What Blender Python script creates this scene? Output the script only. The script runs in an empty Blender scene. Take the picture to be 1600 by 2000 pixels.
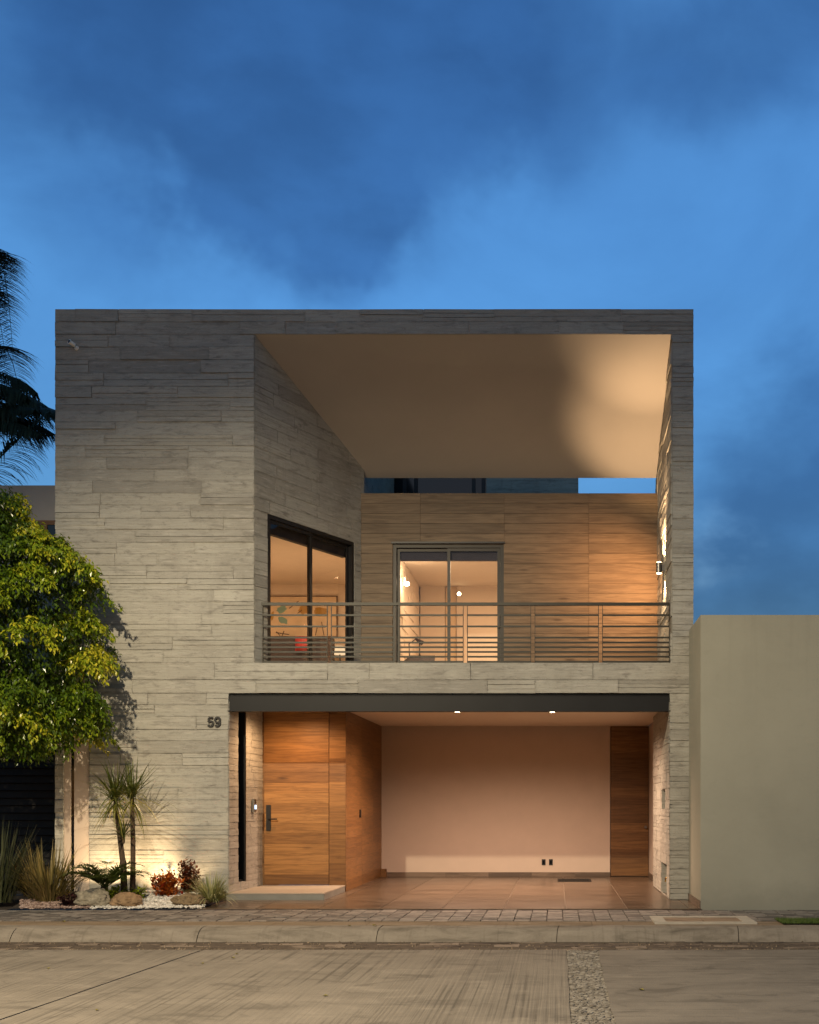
import bpy, bmesh, math, random
from mathutils import Vector, Matrix, noise as mnoise
random.seed(7)
R = math.radians
scene = bpy.context.scene
col = scene.collection

# ------------------------------------------------------------------ camera
F, CX, HY, EYE = 2340.0, 1089.0, 1571.0, 1.431      # focal length in photo pixels, vanishing point, eye height
cam_data = bpy.data.cameras.new('camera')
cam = bpy.data.objects.new('camera', cam_data); col.objects.link(cam)
cam.location = (0, 0, EYE); cam.rotation_euler = (R(90), 0, 0)
cam_data.sensor_fit = 'AUTO'; cam_data.sensor_width = 36
cam_data.lens = F/2000*36
cam_data.shift_x = (800-CX)/2000
cam_data.shift_y = (HY-1000)/2000
cam_data.clip_start = .1; cam_data.clip_end = 2000
scene.camera = cam

# ------------------------------------------------------------------ render
scene.render.engine = 'CYCLES'
try:
    scene.cycles.use_denoising = True
    scene.cycles.denoiser = 'OPENIMAGEDENOISE'
except Exception: pass
scene.cycles.max_bounces = 8
scene.cycles.diffuse_bounces = 5
scene.cycles.transparent_max_bounces = 12
scene.cycles.sample_clamp_indirect = 6
scene.cycles.caustics_reflective = False; scene.cycles.caustics_refractive = False
scene.view_settings.view_transform = 'Standard'
scene.view_settings.look = 'None'
scene.view_settings.exposure = 0; scene.view_settings.gamma = 1

# ------------------------------------------------------------------ node helper
class NT:
    def __init__(s, tree): s.t = tree
    def n(s, typ, ins=None, **kw):
        nd = s.t.nodes.new(typ)
        for k, v in kw.items(): setattr(nd, k, v)
        for k, v in (ins or {}).items():
            sock = nd.inputs[k]
            if isinstance(v, bpy.types.NodeSocket): s.t.links.new(v, sock)
            else:
                if sock.type == 'RGBA' and len(v) == 3: v = (*v, 1)
                sock.default_value = v
        return nd
    def math(s, op, a, b=0.0, c=None, clamp=False):
        d = {0: a, 1: b}
        if c is not None: d[2] = c
        return s.n('ShaderNodeMath', d, operation=op, use_clamp=clamp).outputs[0]
    def vmath(s, op, a, b=(0, 0, 0)):
        return s.n('ShaderNodeVectorMath', {0: a, 1: b}, operation=op)
    def mix(s, f, a, b, blend='MIX'):
        m = s.n('ShaderNodeMix', data_type='RGBA', blend_type=blend, clamp_factor=True)
        for sock, v in ((m.inputs['Factor'], f), (m.inputs[6], a), (m.inputs[7], b)):
            if isinstance(v, bpy.types.NodeSocket): s.t.links.new(v, sock)
            else: sock.default_value = (*v, 1) if (not isinstance(v, (int, float)) and len(v) == 3) else v
        return m.outputs[2]
    def ramp(s, f, stops):
        nd = s.n('ShaderNodeValToRGB', {0: f})
        e = nd.color_ramp.elements
        while len(e) > 1: e.remove(e[0])
        e[0].position = stops[0][0]; e[0].color = (*stops[0][1], 1)
        for p, c in stops[1:]:
            x = e.new(p); x.color = (*c, 1)
        return nd.outputs[0]
    def sstep(s, x, lo, hi):
        return s.n('ShaderNodeMapRange', {'Value': x, 'From Min': lo, 'From Max': hi, 'To Min': 0.0, 'To Max': 1.0},
                   interpolation_type='SMOOTHSTEP').outputs[0]
    def noise(s, vec, scale, detail=4, rough=.55, dist=0):
        return s.n('ShaderNodeTexNoise', {'Vector': vec, 'Scale': scale, 'Detail': detail, 'Roughness': rough, 'Distortion': dist}).outputs[0]
    def stretch(s, vec, sc):
        return s.n('ShaderNodeMapping', {'Vector': vec, 'Scale': sc}).outputs[0]

# ------------------------------------------------------------------ sky (blue hour; brighter beyond the house, darker behind the viewer)
world = bpy.data.worlds.new('World'); scene.world = world
world.use_nodes = True
world.node_tree.nodes.clear()
w = NT(world.node_tree)
SKY_STRENGTH = 0.10
sky = w.n('ShaderNodeTexSky', sky_type='NISHITA', sun_disc=False, sun_elevation=R(2.0), sun_rotation=R(180),
          air_density=1.0, dust_density=0.3, ozone_density=4.0)
dirv = w.n('ShaderNodeTexCoord').outputs['Generated']
sep = w.n('ShaderNodeSeparateXYZ', {0: dirv})
def px_dir(px, py):
    v = Vector(((px-CX)/F, 1, (HY-py)/F)); v.normalize(); return tuple(v)
warp = w.n('ShaderNodeTexNoise', {'Vector': dirv, 'Scale': 5.0, 'Detail': 5.0, 'Roughness': .55})
off = w.vmath('SCALE', w.vmath('SUBTRACT', warp.outputs['Color'], (.5, .5, .5)).outputs[0])
off.inputs['Scale'].default_value = .24
dwarp = w.vmath('NORMALIZE', w.vmath('ADD', dirv, off.outputs[0]).outputs[0]).outputs[0]
def blob(px, py, r, strength):
    d = w.vmath('DOT_PRODUCT', dwarp, px_dir(px, py)).outputs['Value']
    r = r/F
    return w.math('MULTIPLY', w.sstep(d, math.cos(r*1.55), math.cos(r*.05)), strength)
cloud = None
for b in ((620, 20, 300, .45), (960, 10, 240, .40), (540, 230, 170, .55), (640, 330, 90, .35), (850, 160, 170, .28), (230, 330, 200, .14), (1100, 400, 260, .10), (300, 20, 260, .30), (60, 130, 260, .35), (1580, 20, 180, .65), (380, 180, 150, .22), (1150, 130, 170, .25), (450, 330, 140, .15),
          (1520, 1120, 130, .60), (1400, 1150, 90, .30), (1600, 1000, 200, .40), (1620, 780, 280, .30), (1580, 1190, 130, .35), (1420, 920, 140, .15)):
    v = blob(*b); cloud = v if cloud is None else w.math('ADD', cloud, v)
wisp = w.noise(w.stretch(dirv, (1.6, 1.6, 3.0)), 2.2, 9, .60, .5)
fray = w.noise(w.stretch(dirv, (2.0, 2.0, 3.6)), 5.0, 7, .52, .1)
soft = w.math('ADD', w.math('MULTIPLY', w.math('SUBTRACT', wisp, .5), 1.15), w.math('MULTIPLY', w.math('SUBTRACT', fray, .5), .42))
cloud = w.math('ADD', cloud, soft)
cloud = w.sstep(cloud, -.28, 1.05)
puff = w.math('MULTIPLY', w.math('MULTIPLY', blob(1400, 1058, 75, 1.0), w.sstep(fray, .35, .7)), .45)
hsv = w.n('ShaderNodeHueSaturation', {'Saturation': 1.0, 'Color': sky.outputs[0]})
clear = w.mix(1.0, hsv.outputs[0], (7.1, 6.35, 5.9), 'MULTIPLY'); SKY_TINT = clear.node
dark = w.mix(1.0, clear, (.42, .46, .54), 'MULTIPLY')
lite = w.mix(1.0, clear, (1.9, 1.35, 1.12), 'MULTIPLY')
dark2 = w.mix(w.sstep(fray, .30, .72), w.mix(1.0, clear, (.38, .41, .48), 'MULTIPLY'), w.mix(1.0, clear, (.50, .54, .62), 'MULTIPLY'))
c = w.mix(cloud, clear, dark2)
c = w.mix(puff, c, lite)
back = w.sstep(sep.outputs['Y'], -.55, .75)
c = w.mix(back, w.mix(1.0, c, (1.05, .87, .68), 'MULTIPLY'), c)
low = w.sstep(sep.outputs['Z'], .0, .46)
c = w.mix(low, w.mix(1.0, c, (.40, .41, .47), 'MULTIPLY'), c)
zen = w.sstep(sep.outputs['Z'], .95, .62)
c = w.mix(zen, w.mix(1.0, c, (.35, .30, .26), 'MULTIPLY'), c)
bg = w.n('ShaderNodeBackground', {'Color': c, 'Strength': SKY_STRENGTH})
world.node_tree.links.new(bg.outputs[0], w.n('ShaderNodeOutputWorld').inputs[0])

# ------------------------------------------------------------------ light levels
WARM = (1.0, .74, .43)
STREET_W, STREET_COL = 6200, (1.0, .82, .55)
GARAGE_W, PORCH_W, SCONCE_W, ROOM_W, GARDEN_W = 600, 165, 265, 150, 62

# ------------------------------------------------------------------ materials
def mat(name):
    m = bpy.data.materials.new(name); m.use_nodes = True
    m.node_tree.nodes.clear()
    nt = NT(m.node_tree)
    out = nt.n('ShaderNodeOutputMaterial')
    return m, nt, out
def link(nt, a, b): nt.t.links.new(a, b)
def simple(name, colr, rough=.6, metal=0.0, var=0.0, vscale=6.0, bump=0.0, bscale=60.0, spec=.4):
    m, nt, out = mat(name)
    co = nt.n('ShaderNodeTexCoord').outputs['Object']
    if var:
        nz = nt.noise(co, vscale, 5, .6)
        lo = tuple(c*(1-var) for c in colr); hi = tuple(min(1, c*(1+var)) for c in colr)
        cc = nt.ramp(nz, [(.3, lo), (.7, hi)])
    else: cc = colr
    b = nt.n('ShaderNodeBsdfPrincipled', {'Base Color': cc, 'Roughness': rough, 'Metallic': metal, 'Specular IOR Level': spec})
    if bump:
        bm = nt.n('ShaderNodeBump', {'Strength': bump, 'Distance': .01, 'Height': nt.noise(co, bscale, 4, .6)})
        link(nt, bm.outputs[0], b.inputs['Normal'])
    link(nt, b.outputs[0], out.inputs[0]); return m
def emit(name, colr, strength):
    m, nt, out = mat(name)
    e = nt.n('ShaderNodeEmission', {'Color': colr, 'Strength': strength})
    link(nt, e.outputs[0], out.inputs[0]); return m

def concrete_boards():
    m, nt, out = mat('board_marked_concrete')
    uv = nt.n('ShaderNodeUVMap').outputs[0]
    obj_ = nt.n('ShaderNodeTexCoord').outputs['Object']
    tone = nt.n('ShaderNodeAttribute', attribute_name='tone').outputs['Fac']
    base = nt.ramp(tone, [(0, (.29, .280, .247)), (.08, (.345, .334, .293)), (.5, (.366, .356, .312)), (.92, (.383, .373, .327)), (1, (.41, .398, .348))])
    streak = nt.noise(nt.stretch(uv, (1.1, 26, 1)), 1.6, 6, .62)
    grain = nt.noise(nt.stretch(uv, (3.5, 110, 1)), 1.0, 3, .6)
    blot = nt.noise(obj_, .75, 5, .6, .3)
    grime = nt.noise(nt.stretch(uv, (2.2, 6.5, 1)), 1.5, 7, .68, .4)
    c1 = nt.mix(nt.math('MULTIPLY', nt.sstep(streak, .40, .68), .32), base, (.225, .208, .18))
    c1 = nt.mix(nt.math('MULTIPLY', nt.sstep(grain, .52, .75), .2), c1, (.18, .166, .145))
    c1 = nt.mix(nt.math('MULTIPLY', nt.sstep(blot, .48, .70), .40), c1, (.20, .187, .162))
    mot = nt.noise(nt.stretch(obj_, (1.6, 1.6, 5.5)), 1.9, 7, .70, .6)
    c1 = nt.mix(nt.math('MULTIPLY', nt.sstep(mot, .50, .68), .55), c1, (.165, .155, .138))
    drip = nt.noise(nt.stretch(obj_, (7, 7, .8)), 1.0, 5, .6)
    c1 = nt.mix(nt.math('MULTIPLY', nt.sstep(drip, .56, .76), .25), c1, (.17, .157, .135))
    c1 = nt.mix(nt.math('MULTIPLY', nt.sstep(grime, .57, .72), .70), c1, (.125, .115, .102))
    pale = nt.noise(nt.stretch(uv, (1.4, 9, 1)), 2.2, 5, .6)
    c1 = nt.mix(nt.math('MULTIPLY', nt.sstep(pale, .52, .70), .45), c1, (.47, .445, .40))
    ev = nt.n('ShaderNodeSeparateXYZ', {0: nt.n('ShaderNodeUVMap', uv_map='Edge').outputs[0]})
    ey = nt.math('ABSOLUTE', nt.math('SUBTRACT', ev.outputs['Y'], .5)); ex = nt.math('ABSOLUTE', nt.math('SUBTRACT', ev.outputs['X'], .5))
    en = nt.noise(nt.stretch(obj_, (3.0, 3.0, 7)), 2.2, 6, .65)
    em = nt.math('MAXIMUM', nt.sstep(ey, .34, .5), nt.sstep(ex, .468, .5))
    c1 = nt.mix(nt.math('MULTIPLY', nt.math('MULTIPLY', em, nt.sstep(en, .42, .66)), .38), c1, (.115, .104, .088))
    pit = nt.noise(obj_, 38, 5, .7)
    c1 = nt.mix(nt.math('MULTIPLY', nt.sstep(pit, .56, .70), .35), c1, (.17, .158, .136))
    pore = nt.n('ShaderNodeTexVoronoi', {'Vector': obj_, 'Scale': 26.0}).outputs['Distance']
    pm = nt.math('LESS_THAN', pore, .09)
    c1 = nt.mix(nt.math('MULTIPLY', pm, .6), c1, (.10, .09, .08))
    h = nt.math('ADD', nt.math('MULTIPLY', streak, .8), nt.math('MULTIPLY', grain, .5))
    h = nt.math('SUBTRACT', h, nt.math('MULTIPLY', pm, .7))
    h = nt.math('ADD', h, nt.math('MULTIPLY', pit, .6))
    bm = nt.n('ShaderNodeBump', {'Strength': .8, 'Distance': .008, 'Height': h})
    b = nt.n('ShaderNodeBsdfPrincipled', {'Base Color': c1, 'Roughness': .86, 'Specular IOR Level': .22, 'Normal': bm.outputs[0]})
    link(nt, b.outputs[0], out.inputs[0]); return m

def wood_boards(name, dark, mid, light, rough=.42):
    m, nt, out = mat(name)
    uv = nt.n('ShaderNodeUVMap').outputs[0]
    tone = nt.n('ShaderNodeAttribute', attribute_name='tone').outputs['Fac']
    warpn = nt.noise(nt.stretch(uv, (1.6, 3.0, 1)), 1.0, 3, .5)
    rings = nt.noise(nt.stretch(uv, (1.1, 17, 1)), 1.3, 6, .6, 1.2)
    fib = nt.noise(nt.stretch(uv, (4, 160, 1)), 1.0, 3, .6)
    v = nt.n('ShaderNodeTexVoronoi', {'Vector': nt.stretch(uv, (.85, 3.6, 1)), 'Scale': 1.4}).outputs['Distance']
    knot = nt.math('MULTIPLY', nt.sstep(v, .16, .02), .75)
    base = nt.ramp(tone, [(0, dark), (.5, mid), (1, light)])
    dk = nt.mix(1.0, base, (.42, .36, .30), 'MULTIPLY')
    lt = nt.mix(1.0, base, (1.28, 1.25, 1.2), 'MULTIPLY')
    cc = nt.mix(nt.sstep(rings, .62, .36), lt, dk)
    cc = nt.mix(.45, base, cc)
    cc = nt.mix(nt.math('MULTIPLY', nt.sstep(fib, .5, .75), .25), cc, dk)
    cc = nt.mix(nt.math('MULTIPLY', nt.sstep(warpn, .55, .75), .3), cc, dk)
    cc = nt.mix(knot, cc, nt.mix(1.0, base, (.25, .2, .16), 'MULTIPLY'))
    bm = nt.n('ShaderNodeBump', {'Strength': .25, 'Distance': .003, 'Height': fib})
    b = nt.n('ShaderNodeBsdfPrincipled', {'Base Color': cc, 'Roughness': rough, 'Specular IOR Level': .35, 'Normal': bm.outputs[0]})
    link(nt, b.outputs[0], out.inputs[0]); return m

def tile_mat(name, lo, mid, hi, rough=.38, sx=1.2, sy=9, bump=.15, tvar=.28):
    m, nt, out = mat(name)
    uv = nt.n('ShaderNodeUVMap').outputs[0]
    tone = nt.n('ShaderNodeAttribute', attribute_name='tone').outputs['Fac']
    s1 = nt.noise(nt.stretch(uv, (sx, sy, 1)), 1.5, 6, .62, .6)
    base = nt.ramp(nt.math('ADD', s1, nt.math('MULTIPLY', nt.math('SUBTRACT', tone, .5), tvar)), [(.38, lo), (.5, mid), (.62, hi)])
    fine = nt.noise(uv, 40, 4, .6)
    base = nt.mix(nt.math('MULTIPLY', nt.sstep(fine, .5, .75), .3), base, lo)
    bm = nt.n('ShaderNodeBump', {'Strength': bump, 'Distance': .006, 'Height': nt.math('ADD', s1, fine)})
    b = nt.n('ShaderNodeBsdfPrincipled', {'Base Color': base, 'Roughness': rough, 'Specular IOR Level': .4, 'Normal': bm.outputs[0]})
    link(nt, b.outputs[0], out.inputs[0]); return m

def kerb_mat(name, lo, mid, hi):
    m, nt, out = mat(name)
    co = nt.n('ShaderNodeTexCoord').outputs['Object']
    uv = nt.n('ShaderNodeUVMap').outputs[0]
    big = nt.noise(nt.stretch(co, (1.0, 3, 3)), 1.6, 8, .68, .6)
    run = nt.noise(nt.stretch(co, (14, 1.2, 1.2)), 1.0, 5, .6, .3)
    fine = nt.noise(co, 55, 5, .7)
    cc = nt.ramp(big, [(.28, lo), (.5, mid), (.74, hi)])
    cc = nt.mix(nt.math('MULTIPLY', nt.sstep(run, .52, .72), .45), cc, lo)
    cc = nt.mix(nt.math('MULTIPLY', nt.sstep(fine, .55, .72), .45), cc, lo)
    bm = nt.n('ShaderNodeBump', {'Strength': .8, 'Distance': .012, 'Height': nt.math('ADD', nt.math('MULTIPLY', fine, .7), big)})
    b = nt.n('ShaderNodeBsdfPrincipled', {'Base Color': cc, 'Roughness': .9, 'Specular IOR Level': .2, 'Normal': bm.outputs[0]})
    link(nt, b.outputs[0], out.inputs[0]); return m

def slab_mat(name, along_y=True, colr=(.23, .20, .165)):
    m, nt, out = mat(name)
    co = nt.n('ShaderNodeTexCoord').outputs['Object']
    sc = (24, .16, 1) if along_y else (.16, 20, 1)
    g = nt.noise(nt.stretch(co, sc), 1.3, 3, .55, .15)
    g2 = nt.noise(nt.stretch(co, (9, .35, 1) if along_y else (.3, 7, 1)), 1.1, 4, .6)
    big = nt.noise(co, .9, 6, .65, .4)
    fine = nt.noise(co, 70, 4, .7)
    c0 = nt.ramp(big, [(.25, tuple(x*.72 for x in colr)), (.5, colr), (.75, tuple(x*1.22 for x in colr))])
    mask = nt.sstep(nt.noise(co, .7, 4, .6), .36, .60)
    gr = nt.math('MULTIPLY', nt.math('MULTIPLY', nt.sstep(g, .50, .66), mask), .62)
    c0 = nt.mix(gr, c0, tuple(x*.30 for x in colr))
    c0 = nt.mix(nt.math('MULTIPLY', nt.sstep(g2, .55, .72), .35), c0, tuple(x*.5 for x in colr))
    st_ = nt.noise(nt.stretch(co, (1.0, 1.6, 1)), 1.7, 8, .68, .8)
    c0 = nt.mix(nt.math('MULTIPLY', nt.sstep(st_, .52, .66), .60), c0, tuple(x*.48 for x in colr))
    c0 = nt.mix(nt.math('MULTIPLY', nt.sstep(st_, .47, .32), .45), c0, tuple(min(1, x*1.45) for x in colr))
    c0 = nt.mix(nt.math('MULTIPLY', nt.sstep(fine, .55, .75), .3), c0, tuple(x*.55 for x in colr))
    h = nt.math('ADD', nt.math('MULTIPLY', g, -1.4), nt.math('MULTIPLY', fine, .5))
    bm = nt.n('ShaderNodeBump', {'Strength': .7, 'Distance': .012, 'Height': h})
    b = nt.n('ShaderNodeBsdfPrincipled', {'Base Color': c0, 'Roughness': .8, 'Specular IOR Level': .25, 'Normal': bm.outputs[0]})
    link(nt, b.outputs[0], out.inputs[0]); return m

def leaf_mat(name, stops, rough=.4, trans=.3, spec=.5):
    m, nt, out = mat(name)
    tone = nt.n('ShaderNodeAttribute', attribute_name='tone').outputs['Fac']
    cc = nt.ramp(tone, stops)
    b = nt.n('ShaderNodeBsdfPrincipled', {'Base Color': cc, 'Roughness': rough, 'Specular IOR Level': spec})
    tr = nt.n('ShaderNodeBsdfTranslucent', {'Color': nt.mix(1.0, cc, (1.3, 1.3, .6), 'MULTIPLY')})
    mx = nt.n('ShaderNodeMixShader', {0: trans, 1: b.outputs[0], 2: tr.outputs[0]})
    link(nt, mx.outputs[0], out.inputs[0]); return m

def glass_mat(name, tint=(1, 1, 1), refl=1.0):
    m, nt, out = mat(name)
    fr = nt.n('ShaderNodeFresnel', {'IOR': 1.5}).outputs[0]
    tr = nt.n('ShaderNodeBsdfTransparent', {'Color': tint})
    gl = nt.n('ShaderNodeBsdfGlossy', {'Color': (.9, .9, .9), 'Roughness': .01})
    mx = nt.n('ShaderNodeMixShader', {0: nt.math('MULTIPLY', fr, refl), 1: tr.outputs[0], 2: gl.outputs[0]})
    link(nt, mx.outputs[0], out.inputs[0]); return m

M = {}
M['concrete'] = concrete_boards()
M['concrete_plain'] = simple('cast_concrete', (.33, .31, .27), .85, var=.2, vscale=2.5, bump=.25, bscale=40)
M['wood'] = wood_boards('oak_cladding', (.155, .072, .023), (.25, .122, .039), (.345, .178, .060))
M['wood_dark'] = wood_boards('walnut_cladding', (.105, .053, .020), (.15, .078, .029), (.20, .108, .041))
M['wood_up'] = wood_boards('weathered_oak_cladding', (.148, .110, .070), (.166, .122, .077), (.185, .137, .087), .6)
M['plaster'] = simple('beige_plaster', (.47, .39, .325), .8, var=.03, vscale=3, bump=.06, bscale=140, spec=.2)
M['soffit'] = simple('soffit_plaster', (.45, .42, .385), .8, var=.04, vscale=.9, bump=.05, bscale=120, spec=.2)
def stained(name, colr, ztop):
    m, nt, out = mat(name)
    co = nt.n('ShaderNodeTexCoord').outputs['Object']
    big = nt.noise(co, .55, 6, .6, .3)
    c0 = nt.ramp(big, [(.3, tuple(x*.88 for x in colr)), (.7, tuple(x*1.07 for x in colr))])
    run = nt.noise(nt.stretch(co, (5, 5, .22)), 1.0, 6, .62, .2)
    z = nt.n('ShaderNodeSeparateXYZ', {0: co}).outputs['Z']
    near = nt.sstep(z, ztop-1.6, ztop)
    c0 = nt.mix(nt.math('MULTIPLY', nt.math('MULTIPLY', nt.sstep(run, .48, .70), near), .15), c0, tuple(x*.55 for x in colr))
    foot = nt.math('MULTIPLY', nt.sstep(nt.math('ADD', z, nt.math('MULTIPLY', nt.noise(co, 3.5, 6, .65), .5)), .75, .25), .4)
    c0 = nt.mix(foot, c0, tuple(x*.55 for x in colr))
    trow = nt.noise(nt.stretch(co, (1, 1, 1.6)), 7, 5, .65, .6)
    c0 = nt.mix(nt.math('MULTIPLY', nt.sstep(trow, .5, .75), .12), c0, tuple(x*.7 for x in colr))
    bm = nt.n('ShaderNodeBump', {'Strength': .25, 'Distance': .008, 'Height': nt.math('ADD', trow, nt.noise(co, 120, 3, .6))})
    b = nt.n('ShaderNodeBsdfPrincipled', {'Base Color': c0, 'Roughness': .88, 'Specular IOR Level': .15, 'Normal': bm.outputs[0]})
    link(nt, b.outputs[0], out.inputs[0]); return m
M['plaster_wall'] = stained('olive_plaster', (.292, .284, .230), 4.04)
M['plaster_grey'] = simple('grey_plaster', (.30, .29, .27), .85, var=.1, vscale=1.5, bump=.1, bscale=90, spec=.2)
M['room'] = simple('room_paint', (.66, .555, .45), .8, var=.02, spec=.2)
M['ceiling'] = simple('ceiling_paint', (.74, .64, .53), .8, var=.02, spec=.2)
M['steel'] = simple('painted_dark_steel', (.0065, .0075, .0082), .5, .0, var=.25, vscale=2, bump=.05, bscale=30, spec=.25)
M['rail'] = simple('railing_steel', (.026, .025, .018), .5, .2, var=.2, vscale=9)
M['frame'] = simple('window_aluminium', (.022, .020, .016), .45, .2, var=.1)
M['frame_dark'] = simple('dark_window_aluminium', (.014, .014, .015), .4, .2)
M['black'] = simple('black_plastic', (.012, .012, .012), .4)
M['black_matt'] = simple('matt_black', (.004, .004, .005), .9, spec=.1)
M['louver'] = simple('shaded_dark_louver', (.010, .0085, .007), .7, var=.3, vscale=6)  # dark slats, with the tree's shade put into the colour too
M['glass'] = glass_mat('window_glass', (.94, .95, .95), .9)
M['glass_dark'] = simple('dark_glass', (.004, .005, .008), .08, spec=.5)
M['tile'] = tile_mat('stone_look_tile', (.050, .035, .024), (.105, .074, .050), (.19, .14, .10), .27, .9, 7, .12, .10)
M['grout'] = simple('grout', (.20, .16, .12), .9)
M['skirt'] = tile_mat('skirting_tile', (.07, .050, .036), (.11, .080, .056), (.15, .11, .08), .5)
M['step'] = tile_mat('step_tile', (.30, .25, .195), (.34, .29, .23), (.38, .33, .265), .5, 1, 2)
M['step_side'] = simple('step_riser', (.20, .195, .17), .7, var=.15, vscale=3)
M['paver'] = tile_mat('grey_pavers', (.085, .075, .066), (.15, .132, .115), (.215, .19, .165), .75, 4, 4, .5)
M['joint'] = simple('paver_joint', (.055, .045, .036), .95, var=.3, vscale=8)
M['kerb'] = kerb_mat('kerb_concrete', (.095, .08, .062), (.20, .172, .138), (.27, .235, .19))
M['kerb_top'] = kerb_mat('kerb_band', (.115, .085, .055), (.195, .145, .095), (.255, .195, .135))
M['cobble'] = tile_mat('gutter_stones', (.050, .036, .026), (.105, .078, .055), (.20, .155, .115), .8, 3, 5, .8)
M['dirt'] = simple('gutter_dirt', (.075, .055, .038), .95, var=.4, vscale=12, bump=.8, bscale=60)
M['slab_y'] = slab_mat('brushed_slab', True, (.182, .157, .127))
M['slab_x'] = slab_mat('cross_brushed_slab', False, (.168, .146, .120))
M['rubble'] = tile_mat('pale_rubble', (.115, .098, .076), (.185, .163, .132), (.27, .243, .205), .85, 5, 5, .8)
M['grit'] = tile_mat('grit', (.06, .045, .03), (.13, .095, .06), (.24, .18, .12), .9)
M['mortar'] = simple('mortar', (.21, .185, .15), .95, var=.35, vscale=14, bump=.8, bscale=70)
M['soil'] = simple('garden_soil', (.035, .026, .018), .95, var=.4, vscale=20, bump=.8, bscale=60)
M['ground'] = simple('earth', (.08, .068, .05), .95, var=.3, vscale=.3)
M['bark'] = simple('bark', (.10, .075, .05), .9, var=.4, vscale=20, bump=.8, bscale=50)
M['stem'] = simple('cane_bark', (.085, .055, .032), .85, var=.45, vscale=45, bump=.8, bscale=70)
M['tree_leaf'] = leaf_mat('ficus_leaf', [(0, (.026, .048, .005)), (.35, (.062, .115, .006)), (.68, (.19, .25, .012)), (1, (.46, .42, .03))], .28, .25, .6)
M['palm_leaf'] = leaf_mat('palm_leaf', [(0, (.010, .020, .014)), (1, (.030, .050, .030))], .45, .1, .3)
M['yucca_leaf'] = leaf_mat('strap_leaf', [(0, (.06, .085, .016)), (.55, (.115, .135, .03)), (1, (.30, .26, .055))], .4, .3)
M['cycad_leaf'] = leaf_mat('feather_leaf', [(0, (.045, .075, .018)), (1, (.13, .16, .04))], .4, .2)
M['grass_tan'] = leaf_mat('tan_blade', [(0, (.10, .085, .022)), (.5, (.20, .155, .05)), (1, (.33, .24, .085))], .5, .25)
M['grass_dark'] = leaf_mat('dark_blade', [(0, (.03, .04, .016)), (1, (.10, .105, .045))], .5, .2)
M['variegated'] = leaf_mat('striped_blade', [(0, (.12, .15, .05)), (.5, (.26, .27, .12)), (1, (.42, .40, .23))], .5, .25)
M['lime_leaf'] = leaf_mat('lime_leaf', [(0, (.11, .15, .008)), (1, (.27, .33, .015))], .45, .3)
M['red_leaf'] = leaf_mat('red_leaf', [(0, (.26, .05, .010)), (.6, (.46, .12, .018)), (1, (.55, .22, .03))], .42, .3)
M['crimson_leaf'] = leaf_mat('crimson_leaf', [(0, (.30, .025, .02)), (1, (.50, .06, .05))], .4, .35)
M['maroon_leaf'] = leaf_mat('maroon_leaf', [(0, (.06, .016, .010)), (.7, (.18, .05, .018)), (1, (.30, .10, .025))], .42, .25)
M['purple_leaf'] = leaf_mat('purple_leaf', [(0, (.018, .006, .008)), (1, (.06, .016, .018))], .4, .15)
M['shrub_leaf'] = leaf_mat('dark_shrub_leaf', [(0, (.012, .018, .006)), (1, (.04, .05, .015))], .5, .2)
M['boulder_grey'] = simple('grey_boulder', (.235, .205, .15), .95, var=.45, vscale=14, bump=1.0, bscale=26)
M['boulder_tan'] = simple('tan_boulder', (.215, .14, .075), .95, var=.35, vscale=12, bump=1.0, bscale=22)
M['boulder_brown'] = simple('brown_boulder', (.165, .115, .062), .95, var=.5, vscale=22, bump=1.0, bscale=34)
M['gravel_white'] = tile_mat('white_gravel', (.40, .37, .32), (.56, .53, .47), (.68, .65, .59), .85)
M['gravel_pink'] = tile_mat('pink_gravel', (.17, .11, .085), (.29, .20, .165), (.40, .30, .25), .85)
M['white_plastic'] = simple('white_plastic', (.85, .84, .80), .4)
M['steel_bright'] = simple('brushed_steel', (.20, .19, .175), .4, .8)
M['brass'] = simple('brass', (.35, .22, .06), .35, 1.0)
M['number'] = simple('number_paint', (.012, .012, .012), .5)
M['turf'] = simple('turf_base', (.03, .05, .012), .9, var=.3, vscale=30)
M['turf_blade'] = leaf_mat('turf_blade', [(0, (.04, .07, .01)), (1, (.10, .15, .02))], .6, .2)
M['lamp_disc'] = emit('lamp_disc', (1, .80, .52), 40)
M['lamp_soft'] = emit('lamp_soft', (1, .70, .40), 1.1)
M['spot_disc'] = emit('spot_disc', (1, .78, .45), 22)
M['screen'] = emit('lit_button', (.55, .72, 1.0), 2.5)
M['canvas'] = simple('canvas', (.58, .44, .29), .8, var=.10, vscale=5)
M['navy'] = simple('dark_fabric', (.035, .028, .032), .8, var=.2)
M['ochre'] = simple('ochre_paint', (.34, .19, .04), .8)
M['teal'] = simple('teal_paint', (.16, .28, .24), .8)
M['red'] = simple('red_fabric', (.30, .022, .022), .7)
M['umber'] = simple('umber_paint', (.06, .03, .022), .8)
M['cream'] = simple('cream_cloth', (.62, .48, .33), .8)
M['lid'] = tile_mat('cover_plate', (.15, .10, .065), (.22, .155, .10), (.27, .195, .13), .7, 2, 2, .4)
M['pale_concrete'] = simple('pale_concrete', (.36, .325, .265), .85, var=.15, vscale=4, bump=.2)
M['litter'] = leaf_mat('dry_leaf', [(0, (.10, .08, .015)), (1, (.26, .22, .03))], .6, .1)

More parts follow.
